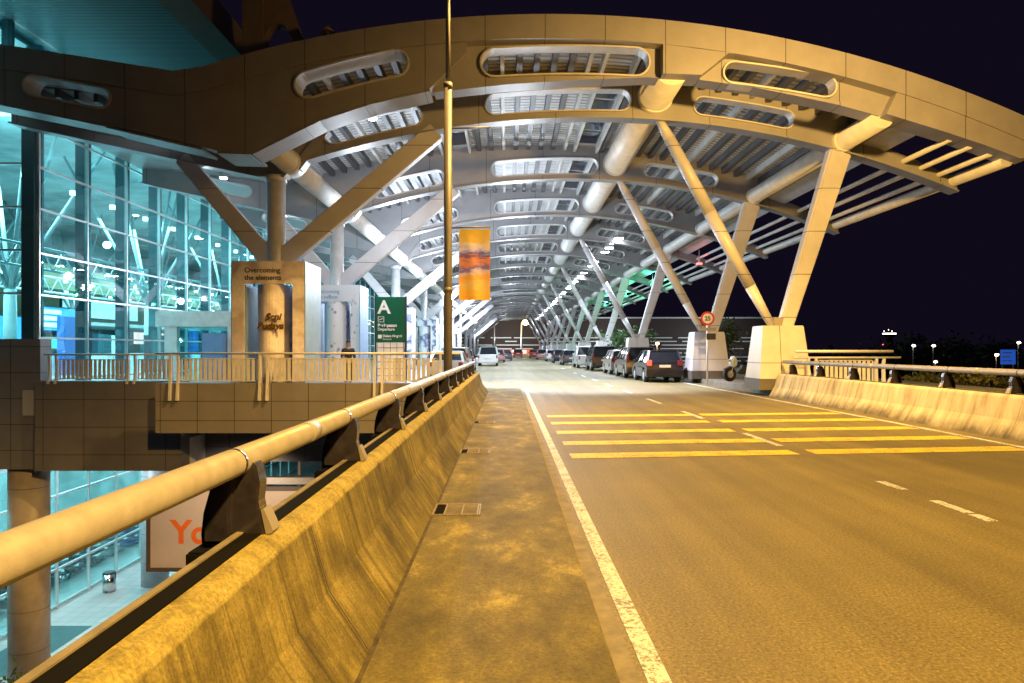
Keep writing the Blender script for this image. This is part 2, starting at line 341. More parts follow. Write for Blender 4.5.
def light(kind, name, loc, energy, color, size=.3, rot=None, spot=None, size_y=None, blend=.6):
    l = bpy.data.lights.new(name, kind); l.energy = energy; l.color = color
    if kind == 'AREA':
        l.size = size
        if size_y: l.shape = 'RECTANGLE'; l.size_y = size_y
    else: l.shadow_soft_size = size
    if spot: l.spot_size = spot; l.spot_blend = blend
    o = bpy.data.objects.new(name, l); COL.objects.link(o); o.location = loc
    if rot: o.rotation_euler = rot
    return o

# ------------------------------------------------------------------ ground, road, pavement, platform
struct(MB().add([(-1500,-1500,-10.5),(1500,-1500,-10.5),(1500,1500,-10.5),(-1500,1500,-10.5)], [(0,1,2,3)]).build('ground', M['ground']))
b = MB()
b.prism([(.5,-30),(8.75,-30),(8.75,26),(8.75,230),(-4.2,230),(-4.2,26.2),(.5,26.2)], [], -1.1, 0, 'XY'); struct(b.build('road', M['asphalt']))
b = MB(); b.box(-.72,.5,-30,26.2,-1.0,.09); b.box(-3.9,-.72,24.4,26.2,-1.0,.088)
pv = struct(b.build('pavement', M['pave'], bevel=.015))
struct(MB().box(-.665,-.642,-30,24.2,.085,.0945).build('drain_line', plain('silt_in_joint', (.05,.04,.018), .9, 0, .7, 9)))
struct(MB().box(.502,.62,-30,26.2,-.02,.006).build('gutter', M['gutter']))
b = MB().box(.655,.765,-30,27.2,0,.004).box(8.08,8.2,-30,62,0,.004)
for y0, y1 in ((6.3,6.55),(6.62,7.15),(7.72,8.2),(11.2,12.9),(15.6,17.4),(19.9,21.8),(24.5,26.3),(29,31),(34,36),(39,41),(44,46),(54,56),(64,66),(74,76)):
    b.box(4.31,4.42,y0,y1,0,.004)
struct(b.build('white_road_marking', M['white_line']))
b = MB()
for y in (10.05,11.4,12.9,14.5,16.0):
    for x0, x1 in ((.92,4.3),(4.55,7.98)):
        k = .11
        b.add([(x0,y+k*x0-.26,.005),(x1,y+k*x1-.26,.005),(x1,y+k*x1+.2,.005),(x0,y+k*x0+.2,.005)], [(0,1,2,3)])
struct(b.build('yellow_road_marking', M['yellow_line']))
# raised footway under the canopy on the right
b = MB(); b.prism([(8.78,23.1),(17,23.1),(17,230),(8.78,230)], [], -.9, .2, 'XY'); struct(b.build('right_footway', M['gutter'], bevel=.02))
# left forecourt platform
b = MB(); b.prism([(-16.75,24.2),(-4.25,24.2),(-4.25,230),(-16.75,230)], [], -.75, .12, 'XY'); b.box(-60,-16.76,25.2,150,-.7,.12)
struct(b.build('forecourt', M['paving']))
struct(MB().box(-11.2,-1.32,22.3,23.0,-1.13,.46).build('platform_edge_wall', M['slab']))
b = MB(); b.box(-16.2,-11.2,24.0,24.7,-2.63,.45); b.box(-11.2,-1.6,26.0,26.6,-2.63,-.8)
struct(b.build('deep_edge_beam', M['slabd']))
struct(MB().box(-30,-16.2,24.3,24.9,-2.63,1.9).build('stone_block_wall', M['spand']))
struct(MB().box(-26,-11.21,24.72,70,-2.6,-1.6).build('platform_soffit', M['white']))
struct(MB().box(-40,-2,24,80,-10.5,-10.4).build('lower_floor', M['paving']))
struct(MB().box(-20.0,-17.9,25.5,30.2,-10.4,-10.39).build('dark_floor_mat', plain('teal_floor_mat', (.03,.10,.11), .6)))

# ------------------------------------------------------------------ drain grates
for i, (y, lab) in enumerate(((6.35, 'nearest drain grate with a broken corner in the pavement'), (9.95, 'middle drain grate in the pavement beside the parapet'), (13.9, 'farthest drain grate in the pavement beside the parapet'))):
    t = thing('drain_grate', lab, 'drain grate', (-.44,y,.09), 'drain grates along the pavement')
    MB().box(-.66,-.24,y-.21,y+.21,.085,.093).build('pit', M['black'], t)
    f = MB()
    for x in (-.655,-.555,-.40,-.262,-.245): f.box(x-.006,x+.006,y-.21,y+.21,.09,.1)
    f.box(-.66,-.24,y-.215,y-.2,.09,.101); f.box(-.66,-.24,y+.2,y+.215,.09,.101); f.build('frame', M['gratef'], t)
    g = MB()
    for k in range(16): g.box(-.55,-.265,y-.19+k*.0255,y-.19+k*.0255+.013,.09,.097)
    g.build('grating', M['gutter'], t)

# ------------------------------------------------------------------ roadside parapets with rails
def parapet(name, label, side, mat, prof, y0, y1, posts, railx, railz, topz, dz):
    t = thing(name, label, 'parapet', (prof[0][0], y0, prof[0][1]))
    b = MB(); ys = y0; step = 4.0; n = 0
    while ys < y1-.01:                     # cast in lengths with open joints
        ye = min(ys+step, y1)
        b.prism(prof, [], ys+.006, ye-.006); ys = ye; n += 1
    b.prism([(x+side*.02 if k < 4 else x, z-.012) for k, (x, z) in enumerate(prof)], [], y0+.02, y1-.02)
    b.build('concrete_wall', mat, t)
    xa, xb = sorted((prof[5][0], prof[5][0]+side*.075))
    MB().box(xa, xb, y0, y1, topz-.02, topz+.006).build('dark_strip', M['black'], t)
    xo = prof[6][0]-side*.014
    MB().box(min(xo, xo+side*.03), max(xo, xo+side*.022), y0, y1, topz-.05, topz+.012).build('outer_lip', M['gutter'], t)
    r = MB().cyl((railx,y0,railz), (railx,y1,railz), .0595, n=28)
    y = y0+.4
    hr = r.build('handrail', M['rail'], t)
    for p in posts: MB().cyl((railx,p-.1,railz), (railx,p-.085,railz), .0625, n=28).build('rail_ring', M['post'], hr)
    for p in posts[::2]: MB().cyl((railx,p-1.02,railz), (railx,p-.86,railz), .061, n=28).build('rail_sleeve', M['rail'], hr)
    f = side
    bz = topz-.06
    shape = [(-.155,0),(-.16,.06),(-.15,.15),(-.125,.24),(-.085,.32),(-.06,.365),(.075,.365),(.092,.28),(.085,.20),(.10,.12),(.115,.06),(.115,0)]
    inner = [(-.14,.03),(-.14,.14),(-.112,.24),(-.075,.315),(.0,.33),(-.025,.24),(-.03,.14),(-.02,.03)]
    for p in posts:
        pb = MB().prism([(railx-f*x, bz+z) for x, z in shape], [], p-.04, p+.06)
        pb.prism([(railx-f*x, bz+z) for x, z in inner], [], p-.062, p+.085)
        po = pb.build('rail_post', M['post'], t, bevel=.008)
        xa, xb = sorted((railx+f*.19, railx+f*-.01))
        MB().box(xa, xb, p-.12, p+.13, bz-.22, bz+.004).build('corbel', M['black'], po, bevel=.01)
        MB().prism([(railx-f*x, bz+z) for x, z in [(.096,.165),(.108,.17),(.150,.075),(.14,.062),(.118,.062)]], [], p-.035, p+.055).build('foot_plate', M['shoe'], po)
    return t
Lp = [(-.66,.08),(-.86,.38),(-.95,.695),(-.965,.72),(-1.0,.752),(-1.05,.757),(-1.14,.757),(-1.14,-1.2),(-.66,-1.2)]
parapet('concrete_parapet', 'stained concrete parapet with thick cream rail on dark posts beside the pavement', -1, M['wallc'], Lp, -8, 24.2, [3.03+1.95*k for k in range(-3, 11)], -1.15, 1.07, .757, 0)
Rp = [(8.55,-.02),(8.74,.32),(8.84,.68),(8.855,.71),(8.89,.742),(8.93,.748),(9.04,.748),(9.04,-1.2),(8.55,-1.2)]
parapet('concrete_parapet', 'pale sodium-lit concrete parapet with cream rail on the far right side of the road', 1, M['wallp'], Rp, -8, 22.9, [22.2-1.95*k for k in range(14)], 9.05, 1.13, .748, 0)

# ------------------------------------------------------------------ platform railings (perpendicular to the road)
def railing(label, x0, x1, y, z0, zr, pairs, zpanel, drop, upper=None):
    t = thing('metal_railing', label, 'railing', ((x0+x1)/2, y, z0), 'railings along the platform edges')
    MB().cyl((x0,y-.06,zr), (x1,y-.06,zr), .035, n=12).build('top_rail', M['fence'], t)
    if upper: MB().cyl((x0,y-.16,upper), (x1-.3,y-.16,upper), .05, n=12).build('upper_rail', M['fence'], t)
    edges = [x0]+[p for p in pairs if x0 < p < x1]+[x1]
    for a, c in zip(edges[:-1], edges[1:]):
        a += .2; c -= .2; p = MB()
        if c-a < .4: continue
        p.box(a, c, y-.02, y+.02, zpanel-.03, zpanel); p.box(a, c, y-.02, y+.02, z0+.06, z0+.09)
        p.box(a, a+.04, y-.02, y+.02, z0+.06, zpanel-.001); p.box(c-.04, c, y-.02, y+.02, z0+.06, zpanel-.001)
        n = int((c-a)/.145)
        for k in range(1, n): xx = a+(c-a)*k/n; p.box(xx-.05, xx+.05, y-.012, y+.012, z0+.09, zpanel-.03)
        p.build('baluster_panel', M['fence'], t)
    for p in pairs:
        for s in (-.2, .2):
            q = MB().prism([(y-.17, z0-drop),(y-.05, z0-drop),(y+.03, z0+.1),(y+.03, zpanel-.1),(y-.02, zr-.03),(y-.10, zr-.03),(y-.07, zpanel-.25),(y-.10, z0+.1)], [], p+s*.6-.035, p+s*.6+.035, 'YZ')
            q.build('post', M['fence'], t)
    return t
railing('long cream metal railing on tiled slab edge in front of the kiosks', -11.2, -1.5, 22.35, .46, 1.41, (-10.6,-7.75,-4.1,-2.0), 1.26, .55)
railing('grey metal railing set back before the glass hall at far left', -15.9, -11.3, 24.1, .45, 1.36, (-15.6,-12.9), 1.2, .1)
railing('short cream railing with doubled top rail beside the right pedestal', 9.3, 12.75, 22.75, .3, 1.27, (9.9,12.1), 1.2, .3, upper=1.47)
struct(MB().box(9.19,13.0,22.6,23.09,-.9,.3).build('right_platform_edge', M['slab']))

# ------------------------------------------------------------------ canopy
def circ(z0, xc, R, x): return z0-R+math.sqrt(R*R-(x-xc)**2)
def lerp(pts, x):
    for (a, za), (c, zc) in zip(pts[:-1], pts[1:]):
        if a <= x <= c: return za+(zc-za)*(x-a)/(c-a)
    return pts[0][1] if x < pts[0][0] else pts[-1][1]
DL = [(-16.9,9.9),(-13,9.5),(-11,9.22),(-9.9,9.15)]
def deck(x): return circ(10.95,1.2,35,x) if x >= -9.2 else lerp(DL+[(-9.2, circ(10.95,1.2,35,-9.2))], x)
BL = [(-16.75,9.2),(-15.9,9.0),(-11.25,8.0),(-8.4,7.40),(-7.5,7.40),(-7.0,circ(9.4,2.8,32,-7.0))]
def bot(x): return circ(9.4,2.8,32,x) if x >= -7 else lerp(BL, x)
def fr(a, c, n): return [a+(c-a)*i/n for i in range(n+1)]
def slot(x0, x1, zf, h, grow=0):
    """long hole with round ends that follows the rib; zf gives its middle height"""
    r = h/2; pts = []
    def P(x, s):
        e = .05; sl = (zf(x+e)-zf(x-e))/(2*e); L = math.hypot(1, sl)
        return (x-sl/L*s, zf(x)+s/L)
    xs = fr(x0+r, x1-r, 12)
    pts += [P(x, -(r+grow)) for x in xs]
    c = (x1-r, zf(x1-r)); pts += [(c[0]+(r+grow)*math.cos(a), c[1]+(r+grow)*math.sin(a)) for a in fr(-PI/2, PI/2, 10)[1:-1]]
    pts += [P(x, r+grow) for x in reversed(xs)]
    c = (x0+r, zf(x0+r)); pts += [(c[0]+(r+grow)*math.cos(a), c[1]+(r+grow)*math.sin(a)) for a in fr(PI/2, 3*PI/2, 10)[1:-1]]
    return pts
SL = [(-14.3,-11.7,.62,.55),(-6.2,-2.85,.60,.72),(-.75,4.2,.57,.74),(6.3,9.7,.58,.62)]
can = thing('arched_canopy', 'huge arched steel and aluminium canopy spanning the road beside the glass terminal', 'canopy', (9.2,23.8,.2))
CY = can.location
# ordinary ribs, drawn once at Y = 0
xs_b = [-16.75,-15.9,-13.5,-11.25,-8.4,-7.5,-7.0]+fr(-6.4,15.2,40)
top_x = fr(-16.75,-9.2,8)+fr(-8.9,11.85,36)
outer = [(x, bot(x)) for x in xs_b]+[(15.25,bot(15.2)+.42),(13.5,bot(13.5)+.5),(11.9,bot(11.9)+.62)]+[(x, deck(x)+.04) for x in reversed(top_x)]
holes = [slot(a, c, (lambda x, o=o: bot(x)+o), h) for a, c, o, h in SL]
rb = MB().prism(outer, holes, -.15, .15)
rb.strip([(x, bot(x)-.055) for x in xs_b if x <= -8.4], -.3, .3, .05); rb.strip([(x, bot(x)-.055) for x in xs_b if -8.4 <= x], -.27, .27, .05)
rib_me = rb.mesh('rib', M['clad'])
lip_me = []
for (a, c, o, h) in SL:
    zf = (lambda x, o=o: bot(x)+o)
    lip_me.append(MB().prism(slot(a, c, zf, h, .02), [slot(a, c, zf, h, -.025)], -.22, .22).mesh('slot_frame', M['lip']))
RY = [23.8, 32.3]+[41+8.4*k for k in range(18)]
for y in RY:
    o = bpy.data.objects.new('rib', rib_me); COL.objects.link(o); o.parent = can; o.location = Vector((0,y,0))-CY
    for me in lip_me:
        q = bpy.data.objects.new('slot_frame', me); COL.objects.link(q); q.parent = o
# front gable
TX = fr(-16.2,-11,4)+[-10.4,-9.9]+fr(-9,15.6,40)
def gtop(x): return circ(11.47,1.2,34.5,x) if x >= -9.6 else lerp([(-16.2,10.82),(-15.06,10.58),(-12.9,10.27),(-11.6,10.05),(-10.3,9.86),(-9.6,circ(11.47,1.2,34.5,-9.6))], x)
GB = [(-16.2,9.12),(-15.06,8.89),(-11.94,8.25),(-9.06,7.58),(-8.5,7.42),(-7.55,7.42),(-5.56,8.41),(-4,8.92),(-2.29,9.30),(0,9.55),(2,9.68),(4.2,9.76),(6,9.68),(7.4,9.47),(8.73,9.2),(10,8.93),(11.2,8.60),(13,8.0),(14.2,7.6),(15.2,7.22),(15.6,7.25)]
def gbot(x): return lerp(GB, x)
GS = [(-14.35,-11.75,lambda x: 9.17-(x+13)*.19,.62),(-6.3,-2.9,lambda x: circ(10.46,1.2,24,x)-.01,.80),(-.8,4.3,lambda x: circ(10.24,1.9,33,x),.86),(6.5,9.9,lambda x: circ(10.14,3.2,33,x)-.08,.66)]
bx = [p[0] for p in GB]
gf = MB()
poly = lambda lo, hi, x0, x1: [(x, lo(x)) for x in [x0]+[q for q in bx if x0 < q < x1]+[x1]]+[(x, hi(x)) for x in reversed([x0]+[q for q in TX if x0 < q < x1]+[x1])]
gf.prism(poly(gbot, lambda x: gtop(x)-.3, -16.2, 15.6), [slot(a, c, z, h) for a, c, z, h in GS], 21.12, 21.42)
gf.prism(poly(lambda x: gtop(x)-.72, gtop, -16.2, 15.6) if False else [(x, gtop(x)-.72) for x in TX]+[(x, gtop(x)) for x in reversed(TX)], [], 20.72, 21.5)
lb = [(x, gbot(x)-.02) for x in bx if x <= -2.2]+[(-1.2, 10.35), (-1.2, gtop(-1.2)-.73)]+[(x, gtop(x)-.73) for x in reversed(TX) if x < -1.2]
gf.prism(lb, [slot(*GS[0][:4]), slot(*GS[1][:4])], 20.76, 21.119)
gf.prism([(4.62,9.70),(5.75,9.66),(6.55,10.3),(6.75,gtop(6.75)-.73),(4.62,gtop(4.62)-.73)], [], 20.70, 21.6)
rb_ = [(11.25,8.52)]+[(x, gbot(x)-.02) for x in bx if x > 11.3]+[(15.6,gtop(15.6)-.73)]+[(x, gtop(x)-.73) for x in reversed(TX) if 11.5 < x < 15.6]+[(11.55,gtop(11.55)-.73)]
gf.prism(rb_, [], 20.74, 21.5)
gfo = gf.build('gable_fascia', M['fascia'], can)
fl = MB()
fl.strip([(x, gbot(x)-.1) for x in [-7.55,-5.56,-4,-2.29]], 20.76, 21.75, .07)
fl.strip([(x, gbot(x)-.1) for x in [-16.2,-15.06,-11.94]], 20.76, 21.75, .07); fl.strip([(x, gbot(x)-.12) for x in [-11.9,-9.06]], 20.8, 21.9, .07); fl.strip([(x, gbot(x)-.1) for x in [-8.6,-7.6]], 20.76, 22.2, .07)
fl.strip([(x, gbot(x)-.03) for x in [-2.2,0,2,4.2,4.6]], 21.08, 21.7, .1); fl.strip([(x, gbot(x)-.03) for x in [5.8,7.4,8.73,10,11.2]], 21.08, 21.7, .1)
fl.build('soffit_flange', M['fascia'], gfo)
for k, (a, c, z, h) in enumerate(GS):
    MB().prism(slot(a, c, z, h, .02), [slot(a, c, z, h, -.03)], 20.70 if k < 2 else 21.0, 21.5).build('slot_frame', M['lip'], gfo)
Y0, Y1 = 21.45, 194
# roof sheet
dx = fr(-16.9,-9.9,10)+fr(-9.2,11.9,44)
MB().prism([(x, deck(x)) for x in dx]+[(x, deck(x)+.22) for x in reversed(dx)], [], Y0, Y1).build('roof_deck', M['deck'], can)
sx_ = fr(-16.9,-8.9,14)
MB().prism([(x, deck(x)-.05) for x in sx_]+[(x, deck(x)-.01) for x in reversed(sx_)], [], Y0+.1, Y1).build('smooth_soffit', M['soffit'], can)
k = 0; x = -8.55
while x < 11.7:
    w = .19 if k % 5 else .13
    if abs(x-3.6) > .5 and abs(x+2.2) > .5:
        MB().box(x-w/2, x+w/2, Y0, Y1, deck(x)-.24, deck(x)+.02).build('purlin', M['purlin'] if k % 5 else M['purlinw'], can)
    x += .56; k += 1
x = -15.6
while x < -9.5: MB().box(x-.07, x+.07, Y0, 23.6, deck(x)-.32, deck(x)-.06).build('purlin', M['purlin'], can); x += .6
for xc in (3.6,-2.2):
    for i in range(len(RY)-8):
        ya, yb = RY[i]+.5, RY[i+1]-.5; s = MB()
        for j in range(4):
            a = ya+(yb-ya)*j/4; c = ya+(yb-ya)*(j+1)/4-.25
            s.add([(xc-.42,a,deck(xc-.42)-.03),(xc+.42,a,deck(xc+.42)-.03),(xc+.42,c,deck(xc+.42)-.03),(xc-.42,c,deck(xc-.42)-.03)], [(0,1,2,3)])
        s.build('rooflight', M['skyl'], can)
    for s_ in (-.5,.5):
        xx = xc+s_; MB().box(xx-.06, xx+.06, Y0, Y1, deck(xx)-.3, deck(xx)+.02).build('rooflight_frame', M['purlinw'], can)
def run(name, x, z, r, mat, n=20, gap=None):
    m = MB().cyl((x,Y0-.3,z), (x,Y1,z), r, n=n)
    return m.build(name, mat, can)
tb = run('main_tube', 5.0, 10.08, .56, M['tube'], 28); run('edge_tube', 11.35, 8.56, .34, M['tube']); run('column_tube', -7.35, 7.85, .37, M['tube'])
for y in RY:
    for x, z, r in ((5.0,10.08,.60),(11.35,8.56,.38),(-7.35,7.85,.41)): MB().cyl((x,y-.36,z), (x,y+.36,z), r, n=24).build('tube_collar', M['tube'], tb)
for x, r in ((13.4,.085),(14.0,.085),(14.6,.085),(15.1,.19)): run('louvre_tube', x, bot(x)+.3, r, M['tube'], 12)
gp = MB().prism([(12.0,bot(12)+.42),(12.75,bot(12.75)+.40),(12.75,bot(12.75)+.48),(12.0,bot(12)+.62)], [], Y0, Y1); gp.build('gutter_panel', M['lip'], can)
# V supports on the right
def vsupport(y):
    p = MB(); w0, w1, d0, d1 = .86, .68, .72, .50
    p.frustum([(9.2-w0,y-d0,.55),(9.2+w0,y-d0,.55),(9.2+w0,y+d0,.55),(9.2-w0,y+d0,.55)], [(9.2-w1,y-d1,2.33),(9.2+w1,y-d1,2.33),(9.2+w1,y+d1,2.33),(9.2-w1,y+d1,2.33)])
    po = p.build('pedestal', M['ped'], can, bevel=.02)
    MB().box(9.2-w0-.02,9.2+w0+.02,y-d0-.02,y+d0+.02,.2,.56).build('pedestal_skirting', M['pedbase'], po)
    # slim tapered strut (spindle) and the broad clad one
    a, c = Vector((9.05,y,2.25)), Vector((5.13,y,9.42)); m1 = a.lerp(c,.2); m2 = a.lerp(c,.55)
    t = MB().cyl(a, m1, .12, .19, 16).cyl(m1, m2, .19, .22, 16).cyl(m2, a.lerp(c,.9), .22, .19, 16).cyl(a.lerp(c,.9), c, .19, .12, 16)
    t.build('slim_strut', M['strut'], po)
    MB().beam((9.42,y,2.25), (11.28,y,8.25), .40, .46, .46, .74, up=(1,0,0)).build('broad_strut', M['strut'], po, bevel=.06)
    MB().box(9.0,9.62,y-.2,y+.2,2.32,2.62).build('strut_shoe', M['shoe'], po, bevel=.03)
    MB().cyl((11.3,y,8.2),(11.35,y,8.75),.36,.3,16).build('strut_head', M['tube'], po)
SUP = [23.8,32.3]+[49.4+16.8*k for k in range(9)]
for y in SUP: vsupport(y)
# columns with arms on the left
for i, y in enumerate(SUP):
    c = MB().cyl((-7.85,y,.12),(-7.85,y,7.42),.31,n=24).build('column', M['column'], can)
    b = MB().beam((-7.70,y,4.5),(-2.4,y,8.92),.42,.66,.42,.62)
    b.build('column_arm', M['strut'], c, bevel=.03)
    MB().beam((-8.0,y,4.5),(-11.0,y,8.02),.42,.62,.42,.5).build('column_arm', M['strut'], c, bevel=.03)
    MB().prism([(-8.35,4.35),(-7.35,4.35),(-7.0,5.0),(-7.5,5.05),(-8.2,5.05),(-8.65,5.0)], [], y-.19, y+.19).build('gusset', M['strut'], c)
    MB().cyl((-7.85,y,7.2),(-7.85,y,7.42),.36,n=24).build('collar', M['strut'], c)
    MB().prism([(-7.3,7.6),(-6.95,7.6),(-6.0,8.9),(-6.25,9.0)], [], y-.24, y+.24).build('stiffener', M['clad'], c)

# mast and vent standing above the roof edge
t = thing('roof_mast', 'brown square mast with arched bracket rising above the canopy roof edge', 'mast', (-8.25,23.0,10.2))
MB().box(-8.6,-7.92,22.7,23.3,10.0,14.5).build('mast', M['eave'], t, bevel=.02)
MB().prism([(-7.95,13.0),(-7.95,11.6),(-7.75,12.0),(-7.5,12.15),(-7.25,12.1),(-7.0,11.6),(-6.6,10.4),(-6.25,10.5),(-6.9,12.3),(-7.35,13.6)], [], 22.8, 23.2).build('bracket', M['eave'], t)
t = thing('roof_vent', 'small capped vent pipe on top of the canopy edge', 'vent pipe', (-5.65,22,10.8))
MB().cyl((-5.65,22,10.6),(-5.65,22,11.65),.055).build('pipe', M['eave'], t); MB().cyl((-5.65,22,11.5),(-5.65,22,11.72),.24,.04).build('cap', M['eave'], t)

# lamps under the canopy
fl0 = None; ly = [48.8+2.3*k for k in range(5)]+[62+3.0*k for k in range(42)]
for y in ly:
    if fl0 is None:
        fl0 = thing('floodlight', 'white floodlight in the bright row beside the main roof tube', 'floodlight', (7.8,y,9.25), 'floodlights beside the main tube', local=True)
        MB().box(-.30,.30,-.22,.22,.02,.2).build('housing', M['lampgrey'], fl0); MB().box(-.28,.28,-.20,.20,-.02,.018).build('lens', M['lamp'], fl0)
        MB().box(-.03,.03,-.03,.03,.2,1.0).build('bracket', M['lampgrey'], fl0)
    else:
        c = copy_tree(fl0); c.location = (7.8,y,9.25)
d0 = None
for y in RY[:12]:
    for x, dy, lab in ((-12.6,-1.2,'outer'),(-9.5,1.4,'middle'),(-5.0,2.2,'inner')):
        z = deck(x)-.3
        if d0 is None:
            d0 = thing('downlight', 'round white downlight in the outer row under the canopy soffit', 'downlight', (x,y+dy,z), 'downlights under the left canopy', local=True)
            MB().cyl((0,0,.02),(0,0,.3),.16).build('can', M['lampgrey'], d0); MB().cyl((0,0,-.02),(0,0,.018),.15).build('lens', M['lampd'], d0)
        else:
            c = copy_tree(d0); c.location = (x,y+dy,z); c['label'] = 'round white downlight in the %s row under the canopy soffit' % lab
# coloured lamps washing the far louvres
for k, (y, m, lab) in enumerate(((47,'redl','small red lamp washing the louvre tubes'),(62,'greenl','nearest green lamp washing the louvre tubes'),(76,'greenl','middle green lamp washing the louvre tubes'),(92,'greenl','farthest green lamp washing the louvre tubes'))):
    t = thing('coloured_lamp', lab, 'lamp', (12.9,y,7.3), 'coloured lamps under the louvres')
    MB().box(12.75,13.05,y-.2,y+.2,7.2,7.32).build('lens', M[m], t); MB().box(12.72,13.08,y-.23,y+.23,7.1,7.2).build('housing', M['lampgrey'], t)
    MB().box(12.87,12.93,y-.03,y+.03,7.32,8.2).build('hanger', M['lampgrey'], t)

# ------------------------------------------------------------------ terminal building
ter = thing('terminal_building', 'brightly lit glass airport terminal with teal facade on the left', 'terminal', (-16.8,25,.12))
FX = -16.85
MY = [25.15+2.9*k for k in range(30)]
TZ = [.42,1.95,3.5,5.0,6.6,8.1,9.6]
for i, y in enumerate(MY):
    MB().box(FX-.05,FX+.07,y-.035,y+.035,.12,9.85).build('mullion', M['mull'], ter)
    MB().box(FX-.64,FX-.06,y+.3,y+.42,.12,12.6).build('glass_fin', M['fin'], ter)
for z in TZ: MB().box(FX-.04,FX+.055,25.1,MY[-1],z-.035,z+.035).build('transom', M['mull'], ter)
for a, c in zip(MY[:-1], MY[1:]):
    MB().box(FX-.012,FX,a,c,.12,9.9).build('glass_panel', M['glass'], ter)
# return wall facing the road approach
MB().box(-45,-17.35,25.12,25.13,1.9,9.9).build('glass_panel', M['glass'], ter)
for z in (3.55,5.1,6.65,8.2): MB().box(-45,-17.35,25.05,25.2,z-.035,z+.035).build('transom', M['mull'], ter)
for x in (-19.5,-22.4,-25.3,-28.2): MB().box(x-.035,x+.035,25.04,25.18,1.9,9.9).build('mullion', M['mull'], ter)
MB().box(-17.35,-16.9,25.0,25.3,.12,9.9).build('corner_pier', M['fin'], ter)
# clerestory and upper roof
MB().box(FX-.012,FX,18,112,9.95,12.72).build('clerestory_glass', M['glass'], ter)
for y in [18+2.9*k for k in range(30)]: MB().box(FX-.3,FX+.07,y-.06,y+.06,9.95,12.72).build('clerestory_mullion', M['fin'], ter)
MB().box(-60,-11.0,14,150,12.75,13.3).build('roof_soffit', M['tsoffit'], ter)
MB().box(-11.0,-9.9,14,150,12.5,13.5).build('eave_beam', M['eave'], ter)
# hall inside
MB().box(-60,-17.4,14.5,112,12.55,12.65).build('hall_ceiling', M['intw'], ter)
MB().box(-44,-43.5,25.4,112,4.2,8.2).build('back_wall', M['tan'], ter); MB().box(-44,-43.5,25.4,112,8.2,12.5).build('back_wall', M['intw'], ter); MB().box(-44,-43.5,25.4,112,.12,4.2).build('shop_wall', M['fin'], ter); MB().box(-33,-32.5,25.4,112,5.9,7.6).build('bulkhead', M['tan'], ter); MB().box(-60,-17,112,112.5,.12,12.5).build('end_wall', M['intw'], ter)
MB().box(-43.4,-36,27,110,3.6,3.9).build('mezzanine', M['white'], ter)
for x, y in ((-22,31),(-22,43),(-22,55),(-22,67),(-22,79),(-34,31),(-34,43),(-34,55),(-34,67)):
    tr = MB().cyl((x,y,.12),(x,y,4.2),.30,.24,16).build('tree_column', M['intw'], ter); n = MB()
    for dx_, dy_ in ((3.2,3.2),(-3.2,3.2),(3.2,-3.2),(-3.2,-3.2),(1.3,1.6),(-1.3,-1.6)): n.cyl((x,y,4.1),(x+dx_,y+dy_,12.5),.10,.07,8)
    n.build('branch', M['intw'], tr)
for x in (-19.6,-27):
    n = MB(); n.cyl((x,26,4.9),(x,110,4.9),.06,n=8); n.cyl((x,26,5.8),(x,110,5.8),.06,n=8)
    y = 26
    while y < 109: n.cyl((x,y,4.9),(x,y+.7,5.8),.035,n=6); n.cyl((x,y+.7,5.8),(x,y+1.4,4.9),.035,n=6); y += 1.4
    n.build('lattice_truss', M['mull'], ter)
n = MB()
for y in range(27, 110, 3):
    for x in (-18.6,): n.cyl((x,y,8.15),(x,y,8.32),.12,n=10)
    for x in (-24,-29,-34): n.cyl((x,y+(x % 2),5.9),(x,y+(x % 2),6.05),.13,n=8)
n.build('hall_downlights', M['ilamp'], ter)
for (x, y0, y1, z0, z1, m) in ((-26,33,37.6,2.0,3.25,'screen'),(-28,42,46,2.7,4.1,'screen'),(-25.5,48,52,1.9,2.7,'pled'),(-26,27.5,30,.7,1.7,'cyanglow'),(-24,58,62,1.2,2.2,'yscreen'),(-36,50,56,1.6,2.5,'cyanglow'),(-34,28,36,4.2,5.6,'screenw'),(-30,38,40,.9,2.2,'screenw'),(-38,60,72,4.4,6,'screenw')):
    s = MB().box(x-.1,x,y0,y1,z0,z1).build('lit_sign', M[m], ter)
    MB().box(x-.3,x-.1,y0-.1,y1+.1,z0-.1,z1+.1).build('sign_case', M['dark'], s)
for zz in (2.9,3.3,3.7): MB().box(-27.99,-27.95,42.2,43.9-.3*(zz == 3.3),zz,zz+.26).build('sign_lettering', M['screenw'], ter)
for y in range(29, 100, 7): MB().box(-27,-24.5,y,y+4.5,.12,1.25).build('check_in_counter', M['white'], ter)
random.seed(3)
for k in range(26):
    y = random.uniform(28, 90); x = random.uniform(-40,-22); h = random.uniform(1.5,3.4); w = random.uniform(.4,2)
    MB().box(x,x+.4,y,y+w,.12,h).build('hall_kiosk', M[random.choice(['fin','intw','white','dark','blue','fin'])], ter)
# entrance porch
pz = 3.35
po = MB().box(-16.7,-12.5,33.2,40.5,pz-.75,pz).build('entrance_porch', M['white'], ter, bevel=.03)
for x, y in ((-16.0,33.45),(-13.0,33.45),(-13.0,40.2)): MB().box(x-.28,x+.28,y-.2,y+.2,.12,pz-.75).build('porch_post', M['white'], po)
MB().box(-15.7,-13.3,33.3,33.32,.12,pz-.75).build('porch_glass', M['lglass'], po)
MB().box(-14.4,-13.35,33.0,33.6,.12,2.3).build('blue_pillar', M['cblue'], po, bevel=.05)
MB().box(-12.9,-11.6,41,41.1,1.3,2.1).build('yellow_sign', M['yscreen'], po)

